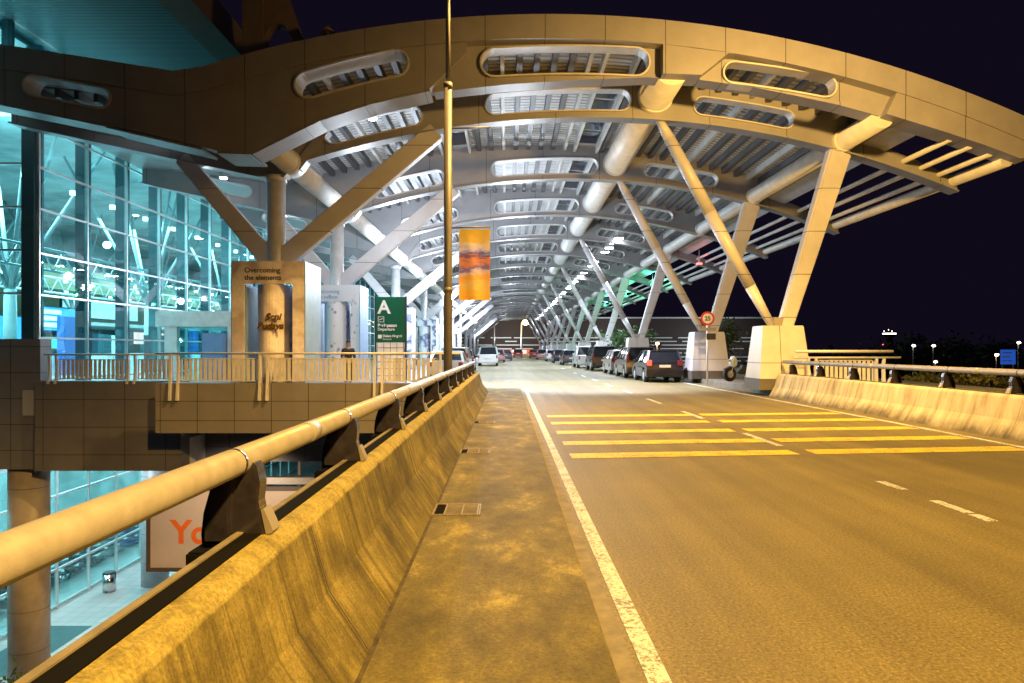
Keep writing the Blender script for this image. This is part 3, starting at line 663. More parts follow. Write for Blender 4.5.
# lower level: columns, shop glazing, billboard, bin, plants
low = thing('lower_hall', 'glazed lower level shop front seen below the forecourt slab', 'shop front', (-20.7,24,-10.4))
LX = -20.75
MB().box(LX-.012,LX,20,70,-10.4,-2.7).build('glass_panel', M['lglass'], low)
for y in [20+2.45*k for k in range(20)]: MB().box(LX-.06,LX+.06,y-.05,y+.05,-10.4,-2.7).build('mullion', M['mull'], low)
for z in (-10.25,-8.6,-6.9,-5.2,-3.5): MB().box(LX-.05,LX+.05,20,70,z-.045,z+.045).build('transom', M['mull'], low)
MB().box(-30,-29.8,18,72,-10.4,-2.7).build('back_wall', M['intw'], low); MB().box(-30,LX-.2,18,72,-2.8,-2.65).build('ceiling', M['white'], low); MB().box(-30,LX-.1,18,72,-10.39,-10.36).build('shop_floor', M['paving'], low)
random.seed(5)
for y in range(22, 60, 2):
    b = MB()
    for k in range(4): b.box(-23.4,-22.6,y,y+1.5,-10.3+k*.55,-10.26+k*.55)
    sh = b.build('shelf_unit', M['fin'], low); q = MB()
    for k in range(4):
        for j in range(4):
            yy = y+.1+j*.36; q.box(-23.3,-22.7,yy,yy+random.uniform(.15,.3),-10.26+k*.55,-10.26+k*.55+random.uniform(.12,.34))
    q.build('goods', M[random.choice(['dark','blue','fin','purlinw'])], sh)
for x, y, lab in ((-17.2,25.2,'round clad column nearest the rail below the slab'), (-17.9,35.6,'pale round column behind the billboard below the slab')):
    t = thing('round_column', lab, 'column', (x,y,-10.4), 'round columns under the slab')
    m = MB().cyl((x,y,-10.4),(x,y,-2.6),.65,n=32).build('shaft', M['concretec'] if y < 30 else M['column'], t)
    j = MB()
    for k in range(5): j.cyl((x,y,-9.2+k*1.45),(x,y,-9.185+k*1.45),.653,n=32)
    j.build('joint_ring', M['ink'], m)
t = thing('billboard', 'brown framed pale billboard with orange lettering hanging under the slab', 'billboard', (-10.3,27,-5.4))
MB().box(-13.7,-6.8,26.9,27.05,-6.85,-3.9).build('face', M['bboard'], t)
f = MB(); f.box(-13.85,-6.65,26.86,27.1,-3.9,-3.72); f.box(-13.85,-6.65,26.86,27.1,-7.0,-6.85); f.box(-13.85,-13.7,26.86,27.1,-6.85,-3.9); f.box(-6.8,-6.65,26.86,27.1,-6.85,-3.9)
f.build('frame', M['bframe'], t)
text('You', 1.25, M['orange'], 'lettering', t, (-12.9,26.895,-5.9), off=.035)
MB().box(-11.5,-6.5,26.4,26.7,-3.55,-3.3).build('lamp_batten', M['rail'], t)
for x in (-12.5,-8): MB().box(x-.05,x+.05,26.95,27.05,-3.72,-2.0).build('hanger', M['bframe'], t)
t = thing('waste_bin', 'steel cylindrical bin against the shop glass on the lower floor', 'bin', (-19.6,34.5,-10.4))
MB().cyl((-19.6,34.5,-10.4),(-19.6,34.5,-9.5),.3,n=20).build('body', M['chrome'], t); MB().cyl((-19.6,34.5,-9.5),(-19.6,34.5,-9.42),.31,.24,n=20).build('lid', M['dark'], t)

def leaf_cloud(b, c, r, n, size, seed, sq=(1,1,1)):
    rnd = random.Random(seed)
    cl = [Vector((rnd.gauss(0,.42)*sq[0], rnd.gauss(0,.42)*sq[1], rnd.gauss(0,.38)*sq[2]))*r for _ in range(max(4, n//45))]
    for _ in range(n):
        p = rnd.choice(cl)+Vector((rnd.gauss(0,.22), rnd.gauss(0,.22), rnd.gauss(0,.2)))*r+Vector(c)
        u = Vector((rnd.uniform(-1,1), rnd.uniform(-1,1), rnd.uniform(-1,1))).normalized(); w = u.orthogonal().normalized()
        s = size*rnd.uniform(.6,1.4)
        b.add([p-u*s, p-w*s*.45, p+u*s, p+w*s*.45], [(0,1,2,3)])
def tree(label, x, y, z, h, r, mat, seed, n=500, size=.3, group=None, name='tree', cat='tree', sq=(1,1,.8)):
    t = thing(name, label, cat, (x,y,z), group)
    rnd = random.Random(seed); tr = MB().cyl((x,y,z),(x+.1,y,z+h-r),.05*r+.06,.03*r+.04,8)
    for k in range(5):
        a = rnd.uniform(0,2*PI); tr.cyl((x+.05,y,z+(h-r)*.8),(x+math.cos(a)*r*.6,y+math.sin(a)*r*.6,z+h-r*.6),.03*r+.03,.015,6)
    tr.build('trunk', M['bark'], t)
    b = MB(); leaf_cloud(b, (x,y,z+h-r*.85), r, n, size, seed, sq); b.build('crown', M[mat], t)
    return t
tree('low leafy shrub beside the lower column just outside the parapet', -14.4, 21.5, -10.45, 2.2, .95, 'leafg', 11, 420, .09, name='shrub', cat='shrub', sq=(1.4,1,.8))
tree('sparse green shrub at the bottom left corner below the rail', -16.2, 21.3, -10.45, 1.9, .8, 'leafg', 12, 300, .09, name='shrub', cat='shrub', sq=(1.3,1,.8))

# ------------------------------------------------------------------ kiosks wrapped round the columns
def kiosk(y, label, face, side, core, lines, linemat, mark=None):
    t = thing('advertising_kiosk', label, 'advertising kiosk', (-7.95,y,.12), 'advertising kiosks round the columns')
    x0, x1, zt, d = -8.99,-6.6,4.42,.95
    MB().prism([(x0,.12),(x0+.40,.12),(x0+.40,3.68),(x1-.40,3.68),(x1-.40,.12),(x1,.12),(x1,zt),(x0,zt)], [], y-d, y-d+.08).build('front_board', face, t)
    s = MB(); s.box(x1-.01,x1+.02,y-d+.0,y+d,.12,zt-.01); s.box(x0-.02,x0+.01,y-d,y+d,.12,zt-.01); s.box(x0+.02,x1-.02,y-d+.1,y+d,zt-.06,zt-.02)
    s.box(x0+.39,x0+.43,y-d+.09,y+d,.12,3.66); s.box(x1-.43,x1-.39,y-d+.09,y+d,.12,3.66); s.build('side_panel', side, t)
    MB().prism([(-7.79+.56*math.cos(q), y-.02+1.06*math.sin(q)) for q in fr(0, 2*PI, 40)[:-1]], [], .12, 3.66, 'XY').build('column_wrap', core, t)
    for k, l in enumerate(lines): text(l, .23, linemat, 'lettering', t, (x0+.42,y-d-.004,4.05-k*.24), ext=.003, off=.004)
    if mark: mark(t, y)
    return t
def mark1(t, y):
    for s, z, sz, dx_ in (('Seni', 2.5, .30, -.12), ('Budaya', 2.2, .30, -.40)):
        text(s, sz, M['gold'], 'gold_script', t, (-7.72+dx_,y-1.10,z), ext=.012, off=.012, shear=.3)
k1f = print_mat('peach_board', (.80,.74,.80), (.50,.44,.50), 1.3, .52, .06)
kiosk(23.8, 'peach coloured column kiosk with grey swirl and gold script', k1f, M['cblue'], print_mat('peach_wrap', (.80,.74,.80), (.42,.36,.36), 1.6, .5, .05), ('Overcoming','the elements'), M['ink'], mark1)
k2f = flower_mat('pale_blossom_board', (.60,.64,.70), (.25,.2,.33))
kiosk(32.3, 'pale blue column kiosk with mauve blossom print behind the person', k2f, M['cblue'], k2f, ('Welcoming','the season','together'), M['cblue'])
k3f = print_mat('white_swirl_board', (.7,.73,.77), (.06,.09,.28), 1.8, .5, .05)
kiosk(49.4, 'white column kiosk hidden behind the green gate sign', k3f, M['white'], k3f, (), M['ink'])
kiosk(66.2, 'white column kiosk with dark blue loops farther down the forecourt', k3f, M['white'], k3f, (), M['ink'])
for y, lab in ((83,'fifth plain white column kiosk down the forecourt'),(99.8,'farthest plain white column kiosk down the forecourt')): kiosk(y, lab, M['white'], M['white'], M['white'], (), M['ink'])

# green departure sign
t = thing('departure_sign', 'tall green sign with big letter A on white gridded base', 'sign', (-4.97,30,.12))
MB().box(-5.6,-4.36,29.95,30.1,1.83,3.78).build('green_board', M['green'], t, bevel=.008)
MB().box(-5.55,-4.42,29.97,30.08,.12,1.82).build('white_base', M['white'], t)
g = MB()
for k in range(5): g.box(-5.56+k*.28,-5.545+k*.28,29.955,29.968,.2,1.82)
for k in range(5): g.box(-5.55,-4.42,29.956,29.967,.4+k*.3,.415+k*.3)
g.build('base_grid', M['dark'], t)
fr_ = MB().box(-5.66,-5.6,29.93,30.12,.12,3.8).box(-4.36,-4.30,29.93,30.12,.12,3.8).build('frame', M['dark'], t)
text('A', .78, M['white'], 'letter', t, (-5.52,29.945,3.08), off=.02)
ic = MB().box(-5.52,-5.26,29.944,29.949,2.7,2.72).box(-5.52,-5.26,29.944,29.949,2.92,2.94).box(-5.52,-5.5,29.944,29.949,2.72,2.92).box(-5.28,-5.26,29.944,29.949,2.72,2.92)
ic.add([(-5.47,29.945,2.78),(-5.31,29.945,2.84),(-5.31,29.945,2.87),(-5.47,29.945,2.81)], [(0,1,2,3)]); ic.build('pictogram', M['white'], t)
text('Perlepasan', .19, M['white'], 'lettering', t, (-5.53,29.945,2.50), off=.006); text('Departure', .17, M['white'], 'lettering', t, (-5.53,29.945,2.34), off=.004)
MB().box(-5.52,-5.36,29.944,29.949,2.0,2.16).build('pictogram', M['white'], t); text('Dalam Negeri', .145, M['white'], 'lettering', t, (-5.32,29.945,2.06), off=.004); text('Domestic', .1, M['white'], 'lettering', t, (-5.32,29.945,1.94))

# ------------------------------------------------------------------ lamp pole with banner
t = thing('street_lamp', 'tall slim lamp post behind the left parapet rail', 'street lamp', (-1.4,16.6,-1))
MB().cyl((-1.4,16.6,-1),(-1.4,16.6,7.8),.105,.095,16).build('pole', M['lpole'], t); MB().cyl((-1.4,16.6,7.78),(-1.4,16.6,11.4),.058,.05,14).build('upper_pole', M['lpole'], t)
MB().cyl((-1.4,16.6,7.72),(-1.4,16.6,7.86),.115,.105,16).build('collar', M['lpole'], t); MB().cyl((-1.4,16.6,2.9),(-1.4,16.6,3.0),.118,.118,16).build('collar', M['lpole'], t)
MB().cyl((-1.4,16.6,11.3),(1.2,16.4,11.9),.05,.04,10).build('arm', M['lpole'], t)
h = MB().box(1.0,1.9,16.22,16.58,11.86,12.0).build('lamp_head', M['lampgrey'], t); MB().box(1.1,1.8,16.27,16.53,11.82,11.858).build('lens', M['sodium'], h)
for k, z in enumerate((6.78,4.42)):
    MB().cyl((-1.4,16.6,z),(-.38,16.6,z+.03),.022,.018,8).build('banner_arm', M['lpole'], t)
t = thing('banner', 'yellow and purple sunset banner hanging from the lamp post arm', 'banner', (-.77,16.6,3.6), local=True)
b = MB(); nx, nz = 14, 22; W, H = .74, 1.66
vs = []
for j in range(nz+1):
    for i in range(nx+1):
        u, v = i/nx, j/nz; vs.append((-W/2+W*u, .035*math.sin(9*u+2*v)*(1-v*.6), -.87+H*v-.03*abs(math.sin(u*14))*(1-v)**6))
n = len(vs); vs += [(x, y+.006, z) for x, y, z in vs]
q = [(j*(nx+1)+i, j*(nx+1)+i+1, (j+1)*(nx+1)+i+1, (j+1)*(nx+1)+i) for j in range(nz) for i in range(nx)]
b.add(vs, q+[tuple(reversed([k+n for k in f])) for f in q], True)
b.build('cloth', M['banner'], t)

# ------------------------------------------------------------------ person
def skinned(name, nodes, edges, mat, parent, sub=2):
    me = bpy.data.meshes.new(name); me.from_pydata([p for p, r in nodes], edges, [])
    o = bpy.data.objects.new(name, me); COL.objects.link(o)
    sk = o.modifiers.new('s', 'SKIN'); su = o.modifiers.new('u', 'SUBSURF'); su.levels = sub; su.render_levels = sub
    for v, (p, r) in zip(me.skin_vertices[0].data, nodes): v.radius = r if isinstance(r, tuple) else (r, r)
    me.skin_vertices[0].data[0].use_root = True
    dg = bpy.context.evaluated_depsgraph_get(); m2 = bpy.data.meshes.new_from_object(o.evaluated_get(dg)); m2.name = name
    bpy.data.objects.remove(o); m2.materials.clear(); m2.materials.append(mat)
    for p in m2.polygons: p.use_smooth = True
    q = bpy.data.objects.new(name, m2); COL.objects.link(q); q.parent = parent; return q
def person(label, x, y, z, rz, shirt, pants):
    t = thing('person', label, 'person', (x,y,z), local=True, rz=rz)
    nd = [((0,0,.95),(.15,.11)),((0,0,1.15),(.135,.10)),((0,.0,1.38),(.17,.11)),((0,0,1.5),.06),((0,-.01,1.58),.055),((0,-.02,1.66),(.075,.09)),((0,-.01,1.73),(.06,.075)),
      ((.19,0,1.40),.06),((.25,.02,1.13),.047),((.24,-.12,.93),.036),((.235,-.17,.85),.03),
      ((-.19,0,1.40),.06),((-.25,.02,1.13),.047),((-.22,-.2,1.05),.036),((-.2,-.28,1.04),.03),
      ((.09,0,.86),.088),((.10,-.01,.48),.062),((.10,.02,.10),.045),((.11,-.10,.045),.04),((-.09,0,.86),.088),((-.10,-.02,.48),.062),((-.11,.0,.10),.045),((-.13,-.12,.045),.04)]
    ed = [(0,1),(1,2),(2,3),(3,4),(4,5),(5,6),(2,7),(7,8),(8,9),(9,10),(2,11),(11,12),(12,13),(13,14),(0,15),(15,16),(16,17),(17,18),(0,19),(19,20),(20,21),(21,22)]
    skinned('body', nd, ed, M['skin'], t)
    cn = [((0,0,1.0),(.175,.13)),((0,0,1.18),(.16,.12)),((0,0,1.38),(.185,.13)),((0,0,1.49),(.085,.08)),((.2,0,1.40),.078),((.255,.02,1.13),.062),((.25,-.07,1.0),.05),((-.2,0,1.40),.078),((-.255,.02,1.13),.062),((-.24,-.1,1.08),.05)]
    skinned('shirt', cn, [(0,1),(1,2),(2,3),(2,4),(4,5),(5,6),(2,7),(7,8),(8,9)], shirt, t)
    tn = [((0,0,.97),(.165,.125)),((.09,0,.86),.108),((.10,-.01,.48),.08),((.10,.02,.09),.068),((-.09,0,.86),.108),((-.10,-.02,.48),.08),((-.11,0,.09),.068)]
    skinned('trousers', tn, [(0,1),(1,2),(2,3),(0,4),(4,5),(5,6)], pants, t)
    MB().sphere((0,.005,1.725),.098,.88,1.02,.82).build('hair', M['hair'], t)
    f = MB()
    for s in (-.032,.032): f.sphere((s,-.108,1.665),.011,n=8,m=6)
    f.build('eyes', M['hair'], t); MB().sphere((0,-.118,1.635),.016,.8,1,1.3,n=8,m=6).build('nose', M['skin'], t)
    for s in (-1,1):
        h = MB(); hx = .235*s if s > 0 else -.2; hy, hz = (-.2,.78) if s > 0 else (-.36,1.03)
        for k in range(4): h.cyl((hx-.03+.02*k, hy+.02, hz+.02), (hx-.032+.021*k, hy-.05, hz-.035-.008*(k % 3)), .009,.007,6)
        h.cyl((hx-.04*s,hy+.05,hz+.04),(hx-.06*s,hy+.0,hz+.0),.011,.008,6); h.sphere((hx,hy+.04,hz+.03),.042,1,1,.7,8,6); h.build('hand', M['skin'], t)
    MB().sphere((.11,-.07,.04),.075,.62,1.7,.55,10,6).sphere((-.13,-.08,.04),.075,.62,1.7,.55,10,6).build('shoes', M['hair'], t)
    return t
person('person in dark shirt and trousers standing behind the railing before the blossom kiosk', -6.35, 28.0, .12, .5, M['cloth'], M['trouser'])
person('person in dark clothes near the entrance porch behind the peach kiosk', -11.9, 31.5, .12, -.4, M['cloth'], M['trouser'])

# ------------------------------------------------------------------ vehicles
def car_paint(name, c): return plain(name, c, .28, .35, .04, 2, 0, .6)
def car(kind, label, x, y, paint, rz=0, lit=False, plate='plate', group='cars parked along the right kerb', name='parked_car', z=0):
    t = thing(name, label, 'car', (x,y,z), group, local=True, rz=rz)
    L, W, H, belt, cab, rake = {'hatch': (3.75,1.68,1.50,.92,(-1.78,.95),(.28,.80)), 'sedan': (4.4,1.73,1.46,.92,(-1.75,.95),(.62,.85)),
        'mpv': (4.25,1.72,1.66,.98,(-2.05,1.15),(.20,.95)), 'suv': (4.4,1.82,1.78,1.06,(-2.12,.95),(.16,.75)), 'pickup': (5.1,1.82,1.78,1.05,(-.85,1.05),(.18,.72))}[kind]
    hl, w = L/2, W/2
    if kind == 'sedan': prof = [(-hl,.32),(-hl-.03,.5),(-hl+.03,.93),(-hl+.5,.99),(cab[0]+.3,belt+.03),(cab[1],belt),(hl-.75,.86),(hl-.12,.72),(hl,.5),(hl-.05,.28)]
    elif kind == 'pickup': prof = [(-hl,.48),(-hl,1.02),(-hl+.02,1.06),(cab[0],1.06),(cab[1],belt),(hl-.3,1.0),(hl-.04,.85),(hl,.55),(hl-.05,.35)]
    else: prof = [(-hl+.02,.30),(-hl-.02,.46),(-hl-.01,.62),(-hl+.05,belt-.1),(-hl+.09,belt),(cab[1],belt),(hl-.45,belt-.12),(hl-.1,belt-.28),(hl,.48),(hl-.05,.28)]
    wr = .30 if kind in ('hatch','sedan','mpv') else .37
    ax = (-hl*.60, hl*.62)
    # body with wheel arches cut into the lower edge
    low_ = [(hl-.05, .24)]
    for a in (ax[1], ax[0]):
        low_ += [(a+(wr+.06)*math.cos(q), wr+(wr+.06)*math.sin(q)) for q in fr(-.15, PI+.15, 12)]
    low_ += [(-hl+.04, .26)]
    MB().prism(prof+low_, [], -w, w, 'YZ').build('body', paint, t, bevel=.075)
    yb0, yb1 = cab; r0, r1 = rake; zt = H-.055; wb, wt = w-.05, w-.19
    A = [(-wb,yb0,belt-.02),(wb,yb0,belt-.02),(wb,yb1,belt-.02),(-wb,yb1,belt-.02)]; B = [(-wt,yb0+r0,zt),(wt,yb0+r0,zt),(wt,yb1-r1,zt),(-wt,yb1-r1,zt)]
    g = MB().frustum(A, B).build('windows', M['cglass'], t, bevel=.02)
    rf = MB().frustum([(p[0]*1.03, p[1]+(-.05 if k < 2 else .05), zt-.01) for k, p in enumerate(B)], [(p[0]*.9, p[1]+(.1 if k < 2 else -.15), H) for k, p in enumerate(B)]).build('roof', paint, t, bevel=.02)
    for a, c in zip(A, B): MB().beam(a, c, .11, .09).build('pillar', paint, rf)
    for s in (-1,1):
        for f in ((.38,.68) if kind in ('mpv','suv') else (.45,)):
            MB().beam((s*wb, yb0+(yb1-yb0)*f, belt-.02), (s*wt, yb0+r0+(yb1-yb0-r0-r1)*f, zt), .07, .06).build('pillar', paint, rf)
    for a in ax:
        for s in (-1,1):
            wh = MB().cyl((s*(w-.2),a,wr),(s*(w+.005),a,wr),wr,n=22).build('wheel', M['tyre'], t)
            MB().cyl((s*(w-.0),a,wr),(s*(w+.014),a,wr),wr*.66,wr*.6,n=14).build('rim', M['rim'], wh)
    tz = {'hatch': (.78,1.04), 'sedan': (.70,.90), 'mpv': (.85,1.30), 'suv': (.80,1.15), 'pickup': (.70,1.0)}[kind]
    for s in (-1,1):
        a, c = sorted((s*(w-.03), s*(w-.24 if kind in ('hatch','sedan') else w-.15)))
        MB().box(a, c, -hl-.035, -hl+.14, *tz).build('tail_lamp', M['taillit'] if lit and s < 0 else M['tail'], t, bevel=.02)
        a, c = sorted((s*(w-.05), s*(w-.4))); MB().box(a, c, hl-.25, hl-.02, .62, .76).build('headlamp', M['chrome'], t, bevel=.02)
        MB().box(*sorted((s*(w-.02), s*(w+.16))), yb1-.55, yb1-.42, belt, belt+.14).build('mirror', paint, t, bevel=.02)
    MB().box(-w+.05, w-.05, -hl-.07, -hl+.15, .30, .52).build('bumper', paint, t, bevel=.04)
    MB().box(-.26,.26,-hl-.05,-hl-.02,*((.70,.82) if kind != 'sedan' else (.62,.74))).build('number_plate', M[plate], t)
    return t
P = {n: car_paint(n+'_car_paint', c) for n, c in dict(dark=(.012,.010,.014), bronze=(.13,.095,.075), silver=(.32,.29,.25), black=(.015,.015,.018), white=(.55,.56,.58), grey=(.06,.06,.07), navy=(.03,.035,.06), red=(.22,.02,.025), pink=(.30,.16,.17)).items()}
car('hatch', 'dark plum hatchback nearest in the kerbside row with lit tail lamp', 7.25, 34.0, P['dark'], 0, True)
car('mpv', 'bronze people carrier parked just ahead of the dark plum hatchback', 7.15, 39.0, P['bronze'], 0)
car('hatch', 'small silver beige hatchback third in the kerbside row', 7.1, 44.0, P['silver'], 0, False, 'dplate')
car('suv', 'black boxy off-roader parked ahead of the silver hatchback', 6.9, 51.5, P['black'], 0)
car('pickup', 'white double cab pickup parked beyond the black off-roader', 6.6, 58.5, P['white'], 0, False, 'dplate')
car('sedan', 'dark grey saloon parked beyond the white pickup', 6.2, 69, P['grey'], 0); car('hatch', 'navy hatchback parked before the far red cars', 5.9, 78, P['navy'], 0)
car('sedan', 'white saloon far along the kerbside row', 5.8, 90, P['white'], 0); car('hatch', 'dull pink hatchback near the far end of the row', 5.2, 104, P['pink'], 0, False); car('sedan', 'red saloon near the far end of the row', 4.6, 118, P['red'], 0, False)
car('pickup', 'white pickup driving away in the left lane', -1.75, 66, P['white'], 0, False, 'plate', 'cars in the left lane', 'moving_car')
car('hatch', 'dull pink hatchback ahead of the white pickup in the left lane', -1.1, 82, P['pink'], 0, False, 'plate', 'cars in the left lane', 'moving_car')
car('sedan', 'dark saloon ahead of the pink hatchback in the left lane', -.2, 95, P['navy'], 0, True, 'plate', 'cars in the left lane', 'moving_car')
car('hatch', 'red hatchback alone in mid road at the far end', 2.0, 128, P['red'], 0, False, 'plate', 'cars in the left lane', 'moving_car')
car('sedan', 'white saloon at the left kerb seen through the long railing', -3.0, 36.5, P['white'], 0, False, 'plate', 'cars at the left kerb'); car('mpv', 'silver people carrier at the left kerb beyond the railing', -3.1, 43, P['silver'], 0, False, 'plate', 'cars at the left kerb'); car('hatch', 'black hatchback at the left kerb behind the lamp post', -3.1, 50, P['black'], 0, False, 'plate', 'cars at the left kerb')

# motorcycle on the right footway
t = thing('motorcycle', 'black and white motorcycle parked on the footway between two pedestals', 'motorcycle', (9.85,29.4,.2), local=True, rz=1.95)
for y in (-.62,.62):
    wb = MB(); n = 20
    wh = MB().cyl((-.06,y,.30),(.06,y,.30),.30,n=22).build('wheel', M['tyre'], t); MB().cyl((-.065,y,.30),(.065,y,.30),.15,n=16).build('rim', M['lampgrey'], wh)
MB().prism([(-.75,.62),(-.2,.60),(.0,.70),(.05,.55),(.25,.35),(.0,.28),(-.3,.32),(-.6,.5)], [], -.11, .11, 'YZ').build('frame', M['dark'], t, bevel=.03)
MB().prism([(-.78,.74),(-.1,.70),(-.08,.78),(-.75,.83)], [], -.13, .13, 'YZ').build('seat', M['black'], t, bevel=.03)
MB().prism([(.32,.62),(.55,.55),(.62,.80),(.48,1.08),(.34,1.0),(.28,.8)], [], -.13, .13, 'YZ').build('fairing', M['intw'], t, bevel=.05)
MB().box(-.2,.2,-.98,-.58,.82,1.18).build('luggage_box', M['intw'], t, bevel=.05)
MB().cyl((-.08,.62,.3),(-.08,.38,.98),.025).cyl((.08,.62,.3),(.08,.38,.98),.025).build('fork', M['chrome'], t)
MB().cyl((-.36,.26,1.04),(.36,.26,1.04),.018).cyl((-.3,.3,1.04),(-.36,.32,1.24),.008).cyl((.3,.3,1.04),(.36,.32,1.24),.008).build('handlebar', M['dark'], t)
MB().prism([(.35,.60),(.62,.64),(.9,.52),(.88,.50),(.62,.60),(.35,.55)], [], -.07, .07, 'YZ').build('mudguard', M['dark'], t)
MB().sphere((0,.63,.88),.07).build('headlamp', M['chrome'], t)

# speed limit sign
t = thing('speed_limit_sign', 'round red ringed speed sign reading 25 on a grey post', 'road sign', (8.95,31.0-.9,.2))
sy = 30.1; sx = 8.56+.05
t.location = (sx, sy, .2)
MB().cyl((sx,sy,.0),(sx,sy,2.95),.04,n=12).build('post', M['tube'], t)
MB().cyl((sx,sy-.06,2.86),(sx,sy-.045,2.86),.30,n=32).build('ring', M['red'], t); f = MB().cyl((sx,sy-.07,2.86),(sx,sy-.061,2.86),.215,n=32).build('face', M['white'], t)
text('25', .25, M['ink'], 'number', t, (sx,sy-.074,2.775), off=.008, align='CENTER')
MB().box(sx-.36,sx+.36,sy-.07,sy-.045,2.33,2.47).build('plate', M['rail'], t); MB().box(sx-.05,sx+.35,sy-.065,sy-.045,1.95,2.22).build('lower_plate', M['dark'], t)

# ------------------------------------------------------------------ far things
cp = thing('car_park', 'dark multi-storey car park with pale louvres beyond the canopy end', 'car park', (38,212,-10.5))
MB().box(-40,86,212,240,-10.5,10.8).build('wall', M['carpark'], cp)
MB().box(-40,86.3,211.6,240.3,10.8,11.2).build('roof_edge', M['louvre'], cp)
for z in (-2.2,-1,.2,1.5,2.6,3.7,4.8):
    x = -39; random.seed(int(z*10)+90)
    while x < 84:
        w = random.uniform(3,9)
        if random.random() < .8: MB().box(x, x+w, 211.5, 211.9, z, z+.3).build('louvre', M['louvre'], cp)
        x += w+random.uniform(.5,2)
for x, lab in ((-9,'plain lamp post at the far end of the road'),):
    t = thing('street_lamp', lab, 'street lamp', (-3.6,196,0), 'street lamps at the far end')
    MB().cyl((-3.6,196,0),(-3.6,196,10.5),.2,.15,8).build('pole', M['fence'], t)
t = thing('street_lamp', 'lit sodium street lamp at the far end of the road', 'street lamp', (4.1,200,0), 'street lamps at the far end')
MB().cyl((4.1,200,0),(4.1,200,9.0),.22,.15,8).build('pole', M['fence'], t); MB().cyl((4.1,200,8.9),(5.0,200,9.1),.1).build('arm', M['fence'], t); MB().sphere((5.3,199.8,9.1),.9,1,1,.8).build('lens', M['sodium'], t)
t = thing('road_barrier', 'low orange and white barrier across the end of the road', 'barrier', (2,208,0))
MB().box(-8,10,207.5,208.2,0,1.4).build('board', M['orange'], t); b = MB()
for k in range(6): b.box(-7.5+k*3,-6.2+k*3,207.4,207.49,.2,1.2)
b.build('panel', M['white'], t)

# control tower, street lamps, sign, trees to the right
t = thing('control_tower', 'distant control tower with a lit cab on the skyline', 'tower', (437,800,-10.5))
MB().cyl((437,800,-10.5),(437,800,15),4,3,16).build('shaft', M['dark'], t); MB().cyl((437,800,15),(437,800,18.4),5,7,16).build('base', M['dark'], t); MB().cyl((437,800,18.4),(437,800,19.6),6.9,7,16).build('lit_cab', M['farlamp'], t)
MB().cyl((437,800,19.6),(437,800,21.2),6,5,16).build('roof', M['dark'], t); b = MB()
for x, z in ((-6,22),(3,22),(-1,23.5)): b.sphere((437+x,800,z),.45,n=8,m=6)
b.build('roof_lamp', M['farlamp'], t); MB().sphere((429,799,7),.9,n=8,m=6).build('mast_lamp', M['redl'], t)
lamps = [(913,346,110,'farlamp','bright warm street lamp just right of the short railing'),(933,346,120,'farlamp','white street lamp with a short arm above the hedge'),(1018,343,110,'farlamp','tall white street lamp at the right edge'),(996,355,130,'sodium','small orange street lamp beside the blue sign'),(935,362,140,'farlamp','low white lamp glimpsed over the right rail'),(657,350-6,75,'sodium','warm lamp behind the parked dark hatchback')]
for px, py, D, m, lab in lamps:
    p = at(px, py, D); r = .27*D/110
    t = thing('street_lamp', lab, 'street lamp', (p.x,p.y,-10.5 if px > 800 else .0), 'distant street lamps')
    MB().cyl((p.x,p.y,-10.5 if px > 800 else 0),(p.x,p.y,p.z),.10,.06,8).build('pole', M['lampgrey'], t); MB().sphere(p-Vector((0,.2,-.05)),r,1,1,.7,10,8).build('lens', M[m], t)
p = at(1008, 357, 95)
t = thing('direction_sign', 'blue lit direction board on posts at far right', 'sign', (p.x,p.y,-10.5))
MB().box(p.x-1.0,p.x+1.0,p.y-.05,p.y+.05,p.z-1.0,p.z+1.0).build('board', M['bluesign'], t); 
for k in range(3): MB().box(p.x-.8,p.x+.5-.3*(k % 2),p.y-.07,p.y-.055,p.z-.6+k*.55,p.z-.45+k*.55).build('lettering', M['white'], t)
MB().box(p.x-.8,p.x-.65,p.y-.04,p.y+.04,-10.5,p.z-1).box(p.x+.65,p.x+.8,p.y-.04,p.y+.04,-10.5,p.z-1).build('post', M['lampgrey'], t)
random.seed(21)
shade = ('small','tall','broad','round','thin','squat')
for k in range(16):
    px = 858+k*12.5; D = random.uniform(150,240); top = 340+random.uniform(0,10)+(6 if px < 905 else 0)
    if 955 < px < 1000: top -= 6
    p = at(px, top, D); r = random.uniform(5,8)
    tree('dark %s tree in the night tree line along the right skyline' % shade[k % 6], p.x, D, -10.5, p.z+10.5, r, 'leaf', 100+k, 420, .9, 'trees along the skyline')
for k in range(9):
    px = 912+k*13; D = 62+random.uniform(-3,3); p = at(px, 371+random.uniform(-2,2)+.02*(px-900), D)
    tree('yellowish round shrub in the lit hedge row over the right parapet', p.x, D, -10.5, p.z+10.5, 1.0, 'leafy', 150+k, 420, .13, 'lit hedge row', name='shrub', cat='shrub', sq=(1,1,.7))
for k, (x, y, h, r, lab) in enumerate(((11.6,62,3.6,1.6,'green leafy tree behind the silver hatchback'),(11.8,76,3.8,1.7,'green leafy tree behind the white pickup'),(13.8,44,3.4,1.3,'dark narrow tree behind the second pedestal'))):
    tree(lab, x, y, .2, h, r, 'leafg' if k < 2 else 'leaf', 200+k, 700, .16)

